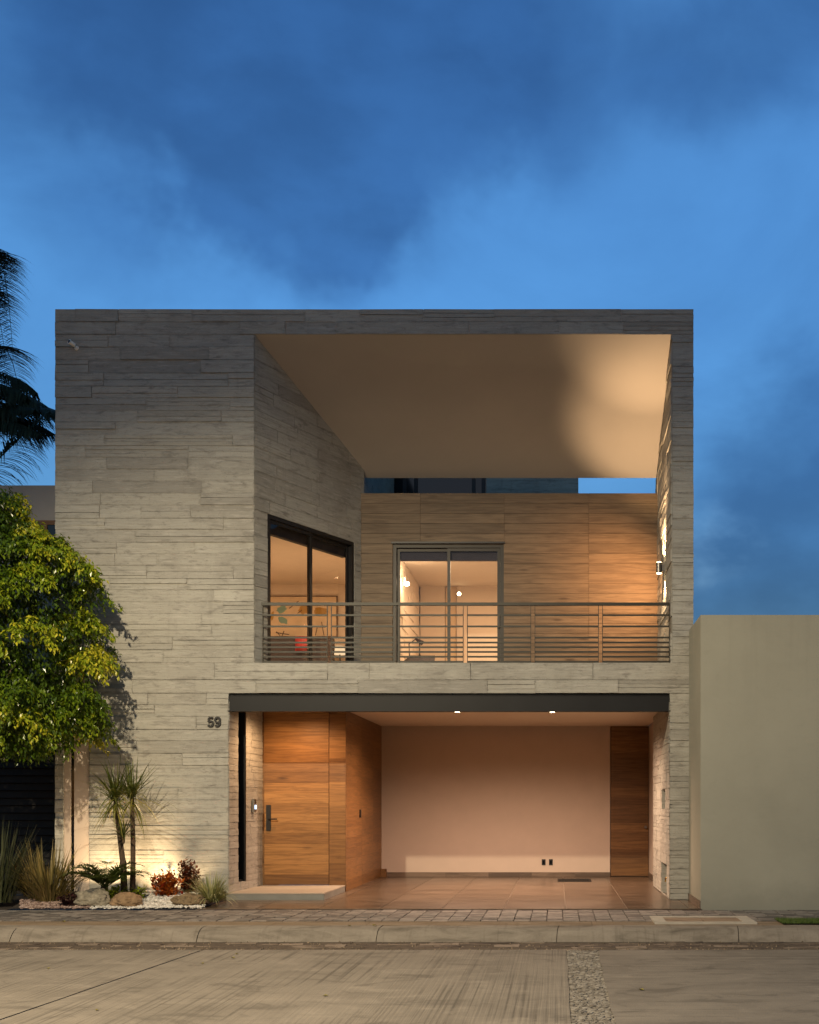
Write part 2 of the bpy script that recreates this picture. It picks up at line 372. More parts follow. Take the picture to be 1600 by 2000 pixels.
# ------------------------------------------------------------------ object helpers
WLOC = {}
def thing(name, label, cat, loc=(0, 0, 0), group=None):
    o = bpy.data.objects.new(name, None); col.objects.link(o)
    o.location = loc; o.empty_display_size = .2
    WLOC[o.name] = Vector(loc)
    o['label'] = label; o['category'] = cat
    if group: o['group'] = group
    return o
def tag(o, label, cat, group=None):
    o['label'] = label; o['category'] = cat
    if group: o['group'] = group
    return o
def structure(o): o['kind'] = 'structure'; return o

class MB:
    """collects faces with a per-face tone and a per-corner uv, links them as ONE mesh object"""
    def __init__(s): s.v = []; s.f = []; s.tone = []; s.uv = []; s.uv2 = []
    def face(s, pts, tone=.5, uv=None, uv2=None):
        b = len(s.v); s.v.extend(pts); s.f.append(tuple(range(b, b+len(pts)))); s.tone.append(tone)
        if uv is None:
            uv = [(p[0]+p[1], p[2]+p[1]*.0) for p in pts]
        s.uv.extend(uv); s.uv2.extend(uv2 or [(.5, .5)]*len(pts))
    def hexa(s, c, tone=.5):
        # c: 8 corners, bottom 0-3 counter-clockwise seen from above, top 4-7
        for q in ((0, 3, 2, 1), (4, 5, 6, 7), (0, 1, 5, 4), (1, 2, 6, 5), (2, 3, 7, 6), (3, 0, 4, 7)):
            s.face([c[i] for i in q], tone)
    def box(s, x0, x1, y0, y1, z0, z1, tone=.5):
        s.hexa([(x0, y0, z0), (x1, y0, z0), (x1, y1, z0), (x0, y1, z0), (x0, y0, z1), (x1, y0, z1), (x1, y1, z1), (x0, y1, z1)], tone)
    def obox(s, o, u, v, n, u0, u1, v0, v1, n0, n1, tone=.5):
        P = lambda a, b, c: tuple(o + u*a + v*b + n*c)
        s.hexa([P(u0, v0, n0), P(u1, v0, n0), P(u1, v0, n1), P(u0, v0, n1), P(u0, v1, n0), P(u1, v1, n0), P(u1, v1, n1), P(u0, v1, n1)], tone)
    def tube(s, pts, radii, n=8, caps=True, tone=.5):
        pts = [Vector(p) for p in pts]
        if not hasattr(radii, '__len__'): radii = [radii]*len(pts)
        rings = []
        ref = Vector((.31, .17, .93))
        for i, p in enumerate(pts):
            d = (pts[min(i+1, len(pts)-1)]-pts[max(i-1, 0)]).normalized()
            a = d.cross(ref)
            if a.length < .1: a = d.cross(Vector((1, 0, 0)))
            a.normalize(); b = d.cross(a)
            rings.append([tuple(p+(a*math.cos(2*math.pi*k/n)+b*math.sin(2*math.pi*k/n))*radii[i]) for k in range(n)])
        for r0, r1 in zip(rings, rings[1:]):
            for k in range(n): s.face([r0[k], r0[(k+1) % n], r1[(k+1) % n], r1[k]], tone)
        if caps: s.face(rings[0][::-1], tone); s.face(rings[-1], tone)
    def lathe(s, c, prof, n=20, axis=Vector((0, 0, 1)), tone=.5):
        axis = Vector(axis).normalized()
        a = axis.orthogonal().normalized(); b = axis.cross(a); c = Vector(c)
        rings = [[tuple(c+axis*h+(a*math.cos(2*math.pi*k/n)+b*math.sin(2*math.pi*k/n))*r) for k in range(n)] for r, h in prof]
        for r0, r1 in zip(rings, rings[1:]):
            for k in range(n): s.face([r0[k], r0[(k+1) % n], r1[(k+1) % n], r1[k]], tone)
        s.face(rings[0][::-1], tone); s.face(rings[-1], tone)
    def build(s, name, m, parent=None, smooth=False, merge=False, loc=None):
        base = Vector((0, 0, 0))
        if parent is not None: base = WLOC[parent.name]
        o_loc = Vector(loc) if loc is not None else base
        me = bpy.data.meshes.new(name)
        me.from_pydata([(p[0]-o_loc.x, p[1]-o_loc.y, p[2]-o_loc.z) for p in s.v], [], s.f)
        at = me.attributes.new('tone', 'FLOAT', 'FACE'); at.data.foreach_set('value', s.tone)
        ul = me.uv_layers.new(name='UVMap')
        ul.data.foreach_set('uv', [x for p in s.uv for x in p])
        if any(p != (.5, .5) for p in s.uv2):
            u2l = me.uv_layers.new(name='Edge'); u2l.data.foreach_set('uv', [x for p in s.uv2 for x in p])
        if merge:
            bm = bmesh.new(); bm.from_mesh(me); bmesh.ops.remove_doubles(bm, verts=bm.verts, dist=1e-4); bm.to_mesh(me); bm.free()
        if smooth: me.polygons.foreach_set('use_smooth', [True]*len(me.polygons))
        me.materials.append(m)
        o = bpy.data.objects.new(name, me); col.objects.link(o)
        if parent is not None: o.parent = parent; o.location = o_loc-base
        else: o.location = o_loc
        WLOC[o.name] = o_loc
        return o
def box_obj(name, m, parent, *b, loc=None):
    q = MB(); q.box(*b); return q.build(name, m, parent, loc=loc)
def at(px, py, Y): return Vector(((px-CX)/F*Y, Y, EYE+(HY-py)/F*Y))
def lamp(name, typ, loc, energy, colr, parent=None, target=None, size=.05, spot=None, blend=.4, d=None):
    l = bpy.data.lights.new(name, typ); l.energy = energy; l.color = colr
    if typ == 'SPOT': l.spot_size = R(spot); l.spot_blend = blend
    if typ == 'AREA': l.size = size
    else: l.shadow_soft_size = size
    o = bpy.data.objects.new(name, l); col.objects.link(o)
    o.location = loc
    if target is not None: d = Vector(target)-Vector(loc)
    if d is not None: o.rotation_euler = Vector(d).to_track_quat('-Z', 'Y').to_euler()
    if parent is not None:
        o.parent = parent; o.location = Vector(loc)-WLOC[parent.name]
    return o

def boards(q, o, u, v, n, u0, u1, v0, v1, rows=(.16, .2), segs=(.7, 2.1), holes=(), relief=(.006, .022), gap=.004, strips=0.0,
           tilt=.003, wob=.002, align=None, rng=random, tones=None, sides=True, depth0=.0):
    """lay boards over the rectangle u0..u1 x v0..v1 of a plane, leaving out the holes (ua, ub, va, vb)"""
    o, u, v, n = Vector(o), Vector(u), Vector(v), Vector(n)
    cuts = sorted({v0, v1, *[h[k] for h in holes for k in (2, 3) if v0 < h[k] < v1]})
    edges = []
    for a, b in zip(cuts, cuts[1:]):
        mean = (rows[0]+rows[1])/2
        k = max(1, round((b-a)/mean))
        ws = [rng.uniform(*rows) for _ in range(k)]; t = sum(ws); x = a
        for wd in ws: edges.append((x, x+wd*(b-a)/t)); x += wd*(b-a)/t
    for (a, b) in edges:
        mid = (a+b)/2
        iv = [(u0, u1)]
        for h in holes:
            if h[2] < mid < h[3]:
                nv = []
                for (p, r) in iv:
                    if h[1] <= p or h[0] >= r: nv.append((p, r)); continue
                    if h[0] > p: nv.append((p, h[0]))
                    if h[1] < r: nv.append((h[1], r))
                iv = nv
        for (p, r) in iv:
            segl = []
            if align is not None:
                xs = [p]+[x for x in align if p+.02 < x < r-.02]+[r]
                segl = list(zip(xs, xs[1:]))
            else:
                x = p
                first = True
                while x < r-1e-6:
                    L = rng.uniform(*segs)*(rng.uniform(.35, 1) if first else 1); first = False
                    y = r if r-(x+L) < segs[0]*.45 else x+L
                    segl.append((x, y)); x = y
            for (x, y) in segl:
                k = 1
                if strips and rng.random() < strips: k = rng.choice((2, 2, 3))
                hs = [rng.uniform(.7, 1.3) for _ in range(k)]; t = sum(hs); z = a
                tone0 = rng.random() if tones is None else rng.uniform(*tones)
                for hh in hs:
                    z2 = z+hh*(b-a)/t
                    d = depth0+rng.uniform(*relief); tt = rng.uniform(-tilt, tilt)
                    g = gap/2
                    W = lambda: rng.uniform(-wob, wob)
                    c2 = [(x+g, z+g, d+tt), (y-g, z+g, d+tt+W()), (y-g, z2-g, d-tt+W()), (x+g, z2-g, d-tt)]
                    ru, rv = rng.uniform(0, 60), rng.uniform(0, 60)
                    tone = min(1, max(0, tone0+rng.uniform(-.12, .12)))
                    wb = [(ca+W(), cb+W(), cd) for ca, cb, cd in c2]
                    front = [tuple(o+u*ca+v*cb+n*cd) for ca, cb, cd in wb]
                    q.face(front, tone, [(ca+ru, cb+rv) for ca, cb, cd in wb], [(0, 0), (1, 0), (1, 1), (0, 1)])
                    if sides:
                        bk = [tuple(o+u*ca+v*cb) for ca, cb, cd in wb]
                        for i in range(4):
                            j = (i+1) % 4
                            q.face([bk[i], bk[j], front[j], front[i]], tone, [(ru, rv), (ru+.1, rv), (ru+.1, rv+.02), (ru, rv+.02)])
                    z = z2

X_, Y_, Z_ = Vector((1, 0, 0)), Vector((0, 1, 0)), Vector((0, 0, 1))

# ================================================================== SETTING: ground, street, pavement
ST = -.165                                           # street level
q = MB(); q.face([(-400, -300, ST-.25), (400, -300, ST-.25), (400, 900, ST-.25), (-400, 900, ST-.25)])
structure(q.build('ground', M['ground']))
YS = 13.15                                            # far edge of the concrete street
def sheet(name, m, pts, z, uvs=1):
    q = MB(); q.face([(x, y, z) for x, y in pts], .5, [(x*uvs, y*uvs) for x, y in pts]); return q.build(name, m)
jt = lambda y: -4.13+(y-8.88)*(.24/4.27)              # joint between the two left slabs
J = .012
def slab(name, m, xa, xb, y0, y1):
    q = MB()
    N = 24
    ys = [y0+(y1-y0)*k/N for k in range(N+1)]
    for a, b in zip(ys, ys[1:]):
        q.face([(xa(a), a, ST), (xb(a), a, ST), (xb(b), b, ST), (xa(b), b, ST)])
        for f in (xa, xb):
            q.face([(f(a), a, ST), (f(b), b, ST), (f(b), b, ST-.1), (f(a), a, ST-.1)])
    return structure(q.build(name, m))
wobl = lambda s, amp: (lambda y: s+amp*mnoise.noise(Vector((s*3, y*3.1, 0)))+amp*.5*mnoise.noise(Vector((s*3, y*9.7, 4))))
slab('street_slab', M['slab_y'], lambda y: -60, lambda y: jt(y)-J+.006*mnoise.noise(Vector((1, y*4, 0))), 2.0, YS)
slab('street_slab', M['slab_y'], lambda y: jt(y)+J+.006*mnoise.noise(Vector((2, y*4, 0))), wobl(.098, .008), 2.0, YS)
wr = wobl(.0, .03)
slab('street_slab', M['slab_x'], lambda y: .425+wr(y)+(.03 if y > 12.6 else 0), lambda y: 60, 2.0, YS)
structure(sheet('street_bed', M['dirt'], [(-60, -20), (60, -20), (60, YS+.02), (-60, YS+.02)], ST-.03))
structure(sheet('near_pavement', M['kerb'], [(-60, -20), (60, -20), (60, 1.98), (-60, 1.98)], ST+.13))
# rubble strip between the slabs
q = MB(); rg = random.Random(5)
for i in range(2400):
    y = rg.uniform(6, YS); x = rg.uniform(.105, .43)
    r = rg.uniform(.012, .04); zz = ST-.006+rg.uniform(-.006, .002)
    k = rg.choice((5, 6, 7)); a0 = rg.uniform(0, 6.28)
    P = [(x+r*math.cos(a0+2*math.pi*j/k)*rg.uniform(.75, 1.15), y+r*1.15*math.sin(a0+2*math.pi*j/k)*rg.uniform(.75, 1.15)) for j in range(k)]
    tn = rg.random()
    ru = rg.uniform(0, 50)
    top = [(x+(px-x)*.72, y+(py-y)*.72, zz+rg.uniform(0, .004)) for px, py in P]; bot = [(px, py, zz-.016) for px, py in P]
    q.face(top, tn, [(t[0]+ru, t[1]) for t in top])
    for j in range(k): q.face([bot[j], bot[(j+1) % k], top[(j+1) % k], top[j]], tn*.6)
o = q.build('street_rubble', M['rubble']); o['kind'] = 'stuff'; o['label'] = 'pale broken stones filling the strip between street slabs'; o['category'] = 'rubble'
structure(sheet('street_strip', M['mortar'], [(.06, 2.0), (.47, 2.0), (.47, YS), (.06, YS)], ST-.0125))
# gutter
structure(sheet('gutter_bed', M['dirt'], [(-60, YS), (60, YS), (60, 14.1), (-60, 14.1)], ST-.012))
q = MB(); rg = random.Random(11)
boards(q, (0, YS, ST-.030), X_, Y_, Z_, -9, 6, .04, .80, rows=(.13, .19), segs=(.2, .5), relief=(.008, .026), gap=.03, tilt=.004, wob=.012, rng=rg)
structure(q.build('gutter', M['cobble']))
q = MB(); rg = random.Random(12)
for i in range(1300):                                  # dirt and grit gathered in the gutter
    x = rg.uniform(-9, 5); y = YS+rg.choice((rg.uniform(-.06, .12), rg.uniform(0, .9)))
    r = rg.uniform(.006, .022); zz = ST-.004
    P = [(x+r*math.cos(a)*rg.uniform(.6, 1.2), y+r*math.sin(a)*rg.uniform(.6, 1.2), zz-.012) for a in (0, 1.3, 2.5, 3.8, 5)]
    for j in range(5): q.face([P[j], P[(j+1) % 5], (x, y, zz+r*.5)], rg.random())
o = q.build('gutter_grit', M['grit']); o['kind'] = 'stuff'; o['label'] = 'loose grit and small stones lying along the gutter'; o['category'] = 'grit'
# kerb: rolled concrete lengths with joints, and the smooth band behind it
joints = [-60, -14, -9.3, at(30, 1825, 14.1).x, at(392, 1825, 14.1).x, at(740, 1825, 14.1).x, at(1090, 1825, 14.1).x, at(1443, 1825, 14.1).x, 4.2, 6.3, 60]
q = MB(); rg = random.Random(3)
prof = [(13.98, ST-.02), (14.0, ST+.018), (14.03, ST+.06), (14.08, ST+.105), (14.14, ST+.132), (14.22, ST+.143), (14.36, ST+.146)]
for a, b in zip(joints, joints[1:]):
    nseg = max(1, int((b-a)/.12)) if b-a < 6 else 30
    tn = rg.uniform(.35, .65); ru = rg.uniform(0, 50)
    sk = .09
    dy = rg.uniform(-.008, .008)
    for k in range(nseg):
        for (y0, z0), (y1, z1) in zip(prof, prof[1:]):
            P = []
            for (t, y, z) in ((k, y0, z0), (k+1, y0, z0), (k+1, y1, z1), (k, y1, z1)):
                lo, hi = a+.004, b-.004
                x = lo+(hi-lo)*t/nseg+sk*(y-14.17)
                wv = .009*mnoise.noise(Vector((x*2.2, y*3, ru)))+.004*mnoise.noise(Vector((x*11, y*11, ru)))
                P.append((x, y+dy+wv, z+wv*.7))
            q.face(P, tn, [(p[0]+ru, (p[1]+p[2])*1) for p in P])
structure(q.build('kerb', M['kerb'], merge=True, smooth=True))
KT = ST+.146
q = MB(); rg = random.Random(4)
boards(q, (0, 14.365, KT-.012), X_, Y_, Z_, -14, 8, 0, .50, rows=(.49, .5), segs=(2.4, 2.8), relief=(.0085, .011), gap=.006, tilt=0, wob=.001, rng=rg)
structure(q.build('kerb_band', M['kerb_top']))
# pavement of small pavers
structure(sheet('pavement_bed', M['joint'], [(-60, 14.3), (60, 14.3), (60, 16.41), (-60, 16.41)], -.034))
q = MB(); rg = random.Random(8)
boards(q, (0, 14.87, -.036), X_, Y_, Z_, -11, 7.2, 0, 1.52, rows=(.15, .155), align=[-11+.205*k for k in range(90)], segs=(.2, .2), relief=(.018, .026), gap=.011, tilt=.002, wob=.003, rng=rg)
structure(q.build('pavement', M['paver']))
# driveway tiles
structure(sheet('driveway_grout', M['grout'], [(-4.96, 16.4), (1.985, 16.4), (1.985, 23.9), (-4.96, 23.9)], -.008))
q = MB(); rg = random.Random(9)
al = [-.74+.85*k for k in range(-6, 5)]
boards(q, (0, 0, -.008), X_, Y_, Z_, -4.95, 1.975, 16.42, 23.85, rows=(1.23, 1.24), align=al, relief=(.0074, .0082), gap=.011, tilt=0, wob=0, rng=rg)
structure(q.build('driveway', M['tile']))

# ================================================================== HOUSE
XL, XR, ZT = -7.546, 2.045, 8.87
house = thing('house', 'two storey house of board marked concrete with open balcony above carport', 'house', (-2.75, 18, 0))
# balcony opening, garage opening
BX0, BX1, BZ0, BZ1 = -4.554, 1.723, 3.56, 8.49
GX0, GX1, GZ1 = -4.938, 1.685, 3.10
SLX0, SLX1 = at(125, 0, 18).x, at(175, 0, 18).x       # plastered slot at the left end
q = MB(); rg = random.Random(21)
boards(q, (0, 18, 0), X_, Z_, -Y_, XL, XR, 0, ZT, rows=(.165, .205), segs=(.6, 2.0), strips=.42, relief=(.003, .020), gap=.006, wob=.0035, tilt=.003, rng=rg,
       holes=[(BX0, BX1, BZ0, BZ1), (GX0, GX1, 0, GZ1), (SLX0, SLX1, 0, 3.3)])
# solid backing behind the boards
q.box(XL+.004, SLX0, 18, 18.28, 0, ZT-.004); q.box(SLX0, SLX1, 18.05, 18.28, 0, 3.3); q.box(SLX0, SLX1, 18, 18.28, 3.3, ZT-.004)
q.box(SLX1, GX0-.002, 18, 18.28, 0, ZT-.004)
q.box(GX0-.002, BX0-.002, 18, 18.28, GZ1+.002, ZT-.004)
q.box(BX0-.002, BX1+.002, 18, 18.28, GZ1+.002, BZ0-.004)
q.box(BX1+.002, XR-.004, 18, 18.28, 0, ZT-.004)
front = q.build('front_wall', M['concrete'], house)
q = MB(); q.box(SLX0+.004, at(138, 0, 18).x, 18.002, 18.045, 0, 3.296); q.box(at(145, 0, 18).x, SLX1-.004, 18.002, 18.045, 0, 3.296)
q.build('slot_panel', M['plaster'], house)
q = MB(); q.box(at(138, 0, 18).x, at(145, 0, 18).x, 18.03, 18.046, .05, 3.29); q.build('slot_window', M['glass_dark'], house)

# roof: wedge with sloping soffit, roof over the left volume, parapets
q = MB()
ys, ye, zs, ze = 18.0, 20.72, 8.49, 7.075
ys_ = 17.998
q.hexa([(BX0-.15, ys_, zs), (BX1+.1, ys_, zs), (BX1+.1, ye, ze), (BX0-.15, ye, ze), (BX0-.15, ys_+.006, ZT-.006), (BX1+.1, ys_+.006, ZT-.006), (BX1+.1, ye, ZT-.3), (BX0-.15, ye, ZT-.3)])
soffit = q.build('soffit', M['soffit'], house)
q = MB()
q.box(XL+.01, BX0-.15, 18.28, 25.5, 8.5, 8.8)
q.box(-3.5, XR-.01, 20.8, 25.6, 6.5, 6.72)
roof = q.build('roof', M['concrete_plain'], house)

# splayed balcony wall on the left
A = Vector((BX0, 18.0, 0)); Bv = Vector((-3.36, 20.47, 0)); us = (Bv-A).normalized(); L = (Bv-A).length; ns = Vector((us.y, -us.x, 0))
WU0, WU1, WZ0, WZ1 = .30, 2.545, 3.50, 5.865
q = MB(); rg = random.Random(22)
boards(q, A, us, Z_, ns, .0, L, 3.4, 8.7, rows=(.165, .205), segs=(.6, 1.6), strips=.2, relief=(.002, .010), gap=.006, rng=rg, holes=[(WU0, WU1, 3.4, WZ1)])
q.obox(A, us, Z_, ns, .02, WU0, 3.4, 8.6, -.18, 0); q.obox(A, us, Z_, ns, WU1, L+.1, 3.4, 8.6, -.18, 0); q.obox(A, us, Z_, ns, WU0, WU1, WZ1, 8.6, -.18, 0)
q.box(-3.55, -3.362, 20.6, 25.4, 6.73, 8.8)
q.build('balcony_side_wall', M['concrete'], house)
# right balcony wall
q = MB(); rg = random.Random(23)
boards(q, (BX1, 18.0, 0), Y_, Z_, -X_, .0, 2.8, 3.4, 8.6, rows=(.165, .205), segs=(.6, 1.6), strips=.45, relief=(.003, .026), gap=.006, rng=rg)
q.box(BX1, XR-.004, 18.28, 25.4, 3.2, 6.72); q.box(BX1, XR-.004, 18.28, 20.8, 6.72, ZT-.02)
q.build('balcony_side_wall', M['concrete'], house)

# wood wall at the back of the balcony
YB = 20.47
DX0, DX1, DZ1 = at(767, 0, YB).x, at(984, 0, YB).x, 5.885
alu = [at(p, 0, YB).x for p in (821, 985, 1150)]
q = MB(); rg = random.Random(24)
boards(q, (0, YB+.02, 0), X_, Z_, -Y_, -3.42, BX1, 3.5, 6.75, rows=(.172, .176), align=alu, relief=(.014, .0155), gap=.005, tilt=.0004, wob=.0003, rng=rg, holes=[(DX0, DX1, 3.5, DZ1)])
q.box(-3.42, DX0, YB+.02, YB+.2, 3.5, 6.745); q.box(DX1, BX1, YB+.02, YB+.2, 3.5, 6.745); q.box(DX0, DX1, YB+.02, YB+.2, DZ1, 6.745)
q.build('balcony_wall', M['wood_up'], house)
q = MB(); q.box(-4.55, BX1, 18.28, 25.4, 3.30, 3.50); q.box(XL+.02, -4.55, 18.28, 25.4, 3.30, 3.50); q.box(XL+.02, BX1, 25.4, 25.6, 3.2, 6.7)
q.box(XL+.02, XL+.2, 18.28, 25.4, 0, 8.5)
q.build('balcony_floor', M['concrete_plain'], house)
q = MB(); rg = random.Random(25)                          # rear volume seen through the gap under the soffit
RX = at(1130, 0, 24.6).x; RM = at(950, 0, 24.6).x
boards(q, (0, 24.6, 0), X_, Z_, -Y_, RM, RX, 6.73, 9.2, rows=(.17, .2), segs=(.6, 1.6), relief=(.005, .02), rng=rg)
q.box(RM, RX-.005, 24.6, 25.3, 6.73, 9.15)
q.build('rear_wall', M['concrete'], house)
q = MB(); q.box(-3.36, RM, 24.66, 24.72, 6.73, 9.15); rw = q.build('rear_window', M['glass_dark'], house)
q = MB()
for p in (790, 812, 925, 944): x = at(p, 0, 24.6).x; q.box(x-.035, x+.035, 24.6, 24.655, 6.73, 9.15)
q.build('window_frame', M['frame_dark'], rw)

# ---- windows
def window(o, u, n, w_, z0, z1, fmat, name, split, fw=.055, blind=True, handle_u=None, inner_first=True):
    """two-leaf sliding window; o bottom-left corner, u along, n outward"""
    o, u, n = Vector(o), Vector(u), Vector(n)
    fr = MB(); T = .10
    h = z1-z0
    for a, b, c, d in ((0, fw, 0, h), (w_-fw, w_, 0, h), (fw, w_-fw, h-fw, h), (fw, w_-fw, 0, .04)):
        fr.obox(o, u, Z_, n, a, b, c, d, -T, 0)
        # stepped outer lip
    fo = fr.build(name, fmat, house)
    e = .05
    for a, b, dn in ((fw+.003, split+e/2, -.030), (split-e/2, w_-fw-.003, -.068)) if inner_first else ((fw+.003, split+e/2, -.068), (split-e/2, w_-fw-.003, -.030)):
        s = MB(); z_a, z_b = .044, h-fw-.003
        for p in ((a, a+e, z_a, z_b), (b-e, b, z_a, z_b), (a+e, b-e, z_b-e, z_b), (a+e, b-e, z_a, z_a+e)):
            s.obox(o, u, Z_, n, *p, dn-.03, dn)
        sf = s.build('sash', fmat, fo)
        g = MB(); P = lambda x, z: tuple(o+u*x+Z_*z+n*(dn-.015))
        g.face([P(a+e, z_a+e), P(b-e, z_a+e), P(b-e, z_b-e), P(a+e, z_b-e)]); g.build('glass', M['glass'], fo)
    if blind:
        b = MB(); b.obox(o, u, Z_, n, fw-.02, w_-fw+.02, h-fw-.19, h-.01, -.22, -.13); b.build('blind', M['navy'], fo)
    if handle_u is not None:
        b = MB(); b.obox(o, u, Z_, n, handle_u-.015, handle_u+.015, .95, 1.2, -.028, .012); b.build('handle', M['black'], fo)
    return fo
window(A+us*WU0+Z_*WZ0, us, ns, WU1-WU0, WZ0, WZ1, M['frame_dark'], 'side_window', (WU1-WU0)*.50, fw=.06, handle_u=(WU1-WU0)-.09)
window((DX0, YB+.04, 3.5), X_, -Y_, DX1-DX0, 3.5, DZ1, M['frame'], 'balcony_window', at(876, 0, YB).x-DX0, fw=.06, handle_u=DX1-DX0-.085, inner_first=False)
q = MB(); q.box(DX0-.02, DX1+.02, YB-.03, YB+.004, DZ1, DZ1+.03); q.build('window_head', M['frame_dark'], house)

# ---- rooms behind the windows
q = MB()
RZ, RF = 6.02, 3.505
pl = [(-7.34, 18.3), (-4.76, 18.3), (-3.57, 20.56), (-3.57, 20.7), (-3.3, 20.7), (-3.3, 25.2), (-7.34, 25.2)]
q.face([(x, y, RZ) for x, y in pl][::-1]); q.face([(x, y, RZ+.12) for x, y in pl])
for (xa, ya), (xb_, yb) in zip(pl, pl[1:]+pl[:1]): q.face([(xa, ya, RZ), (xb_, yb, RZ), (xb_, yb, RZ+.12), (xa, ya, RZ+.12)])
q.box(-2.95, 1.70, 20.70, 25.38, RZ, RZ+.12)
q.build('room_ceiling', M['room'], house)
q = MB()
q.box(-7.34, -7.2, 18.3, 25.0, RF, RZ); q.box(-7.2, -3.4, 25.0, 25.2, RF, RZ); q.box(-3.4, -3.25, 20.7, 25.2, RF, RZ)
q.box(-7.2, -4.78, 18.285, 18.40, RF, RZ)
q.box(-2.885, at(869, 0, 25.2).x, 25.2, 25.38, RF, RZ); q.box(at(892, 0, 25.2).x, 1.69, 25.2, 25.38, RF, RZ); q.box(1.60, 1.72, 20.7, 25.2, RF, RZ)
q.build('room_wall', M['room'], house)
q = MB(); rg = random.Random(31)
q.box(-3.1, -2.92, 20.7, 25.2, RF, RZ)
boards(q, (-2.92, 20.7, 0), Y_, Z_, X_, 0, 4.5, RF, RZ, rows=(.165, .205), segs=(.6, 1.6), relief=(.004, .03), rng=rg)
q.build('inner_side_wall', M['room'], house)
q = MB(); q.box(at(870, 0, 25.2).x, at(891, 0, 25.2).x, 25.25, 25.3, RF, RZ-.01); q.build('inner_door', M['cream'], house)
for nm, p in (('left', (-5.4, 21.9, 5.98)), ('right', (-.7, 22.6, 5.98))):
    lamp('room_light', 'AREA', p, ROOM_W, (1, .66, .38), house, d=(0, 0, -1), size=1.4)
lamp('room_light', 'POINT', (-5.2, 22.0, 4.0), ROOM_W*.16, (1, .66, .38), house, size=.5)
lamp('room_light', 'POINT', (-.5, 22.7, 4.0), ROOM_W*.16, (1, .66, .38), house, size=.5)

# ---- carport
YD, CZ, XW = 19.70, 2.98, -3.48
YG = 23.7
q = MB(); q.box(-4.94, 1.80, 18.28, YG+.1, CZ, CZ+.12)
q.build('carport_ceiling', M['ceiling'], house)
q = MB(); q.box(GX0-.012, GX1+.012, 18.015, 18.13, 2.838, 3.06); q.box(GX0-.012, GX1+.012, 17.985, 18.15, 2.828, 2.840); q.box(GX0-.012, GX1+.012, 18.0, 18.15, 3.066, 3.078)
q.build('steel_beam', M['steel'], house)
q = MB(); q.box(GX0, GX1, 18.05, 18.27, 3.079, 3.1); q.build('beam_gap_shade', M['black_matt'], house)  # black strip in the gap, painting the shade above the beam
q = MB()                                                   # plastered back and right walls
q.box(-3.6, at(1192, 0, YG).x-.004, YG, YG+.2, 0, CZ); q.box(at(1268, 0, YG).x, XR-.01, YG, YG+.2, 0, CZ); q.box(at(1192, 0, YG).x-.004, at(1268, 0, YG).x, YG+.05, YG+.2, 0, CZ)
q.box(1.81, XR-.004, 21.05, YG, 0, CZ)
q.build('carport_wall', M['plaster'], house)
q = MB(); rg = random.Random(41)
boards(q, (0, YG-.014, 0), X_, Z_, -Y_, -3.47, at(1192, 0, YG).x-.005, 0, .09, rows=(.09, .09), segs=(.85, .86), relief=(.003, .0035), gap=.004, tilt=0, wob=0, rng=rg)
q.box(-3.47, at(1192, 0, YG).x-.005, YG-.014, YG-.001, 0, .089)
q.box(1.796, 1.809, 21.06, YG, 0, .09)
q.build('skirting', M['skirt'], house)
# right concrete side wall with two niches
N1 = (.69, 1.33, 1.36, 1.67); N2 = (.43, 1.40, .03, .50)
q = MB(); rg = random.Random(42)
boards(q, (GX1, 18.0, 0), Y_, Z_, -X_, 0, 3.05, 0, 2.97, rows=(.105, .17), segs=(.5, 1.5), strips=.3, gap=.006, relief=(.001, .009), rng=rg, holes=[N1, N2])
xb = [(18.28, 18+N2[0]), (18+N2[1], 21.05)]
q.box(GX1, 1.95, 18.28, 18+N2[0], 0, 2.97); q.box(GX1, 1.95, 18+N2[1], 21.05, 0, 2.97); q.box(GX1, 1.95, 18+N2[0], 18+N2[1], N2[3], N1[2]); q.box(GX1, 1.95, 18+N2[0], 18+N2[1], N1[3], 2.97)
q.box(GX1, 1.95, 18+N2[0], 18+N1[0], N1[2], N1[3]); q.box(GX1, 1.95, 18+N1[1], 18+N2[1], N1[2], N1[3])
q.box(1.88, 1.95, 18+N2[0], 18+N2[1], N2[2]-.03, N2[3]); q.box(1.88, 1.95, 18+N1[0], 18+N1[1], N1[2], N1[3])
side = q.build('carport_side_wall', M['concrete'], house)
# left splayed porch wall with slit window
A2 = Vector((GX0, 18.0, 0)); B2 = Vector((-4.85, YD, 0)); u2 = (B2-A2).normalized(); L2 = (B2-A2).length; n2 = Vector((u2.y, -u2.x, 0))
SU0, SU1 = .44, .80
q = MB(); rg = random.Random(43)
boards(q, A2, u2, Z_, n2, .0, L2, 0, 2.975, rows=(.085, .125), segs=(.35, 1.0), relief=(.001, .008), tilt=.002, gap=.006, rng=rg, holes=[(SU0, SU1, .23, 2.976)])
q.obox(A2, u2, Z_, n2, .285, SU0, 0, 2.975, -.25, 0); q.obox(A2, u2, Z_, n2, SU1, L2+.05, 0, 2.975, -.25, 0); q.obox(A2, u2, Z_, n2, SU0, SU1, 0, .23, -.25, 0)
q.build('porch_side_wall', M['concrete'], house)
q = MB(); q.obox(A2, u2, Z_, n2, SU0, SU1, .23, 2.975, -.22, -.10); sw = q.build('slit_window', M['glass_dark'], house)
q = MB(); q.obox(A2, u2, Z_, n2, SU0, SU0+.03, .23, 2.975, -.099, -.03); q.obox(A2, u2, Z_, n2, SU1-.05, SU1, .23, 2.975, -.099, .012); q.obox(A2, u2, Z_, n2, SU0+.03, SU1-.05, .23, .26, -.099, -.03); q.build('window_frame', M['steel'], sw)
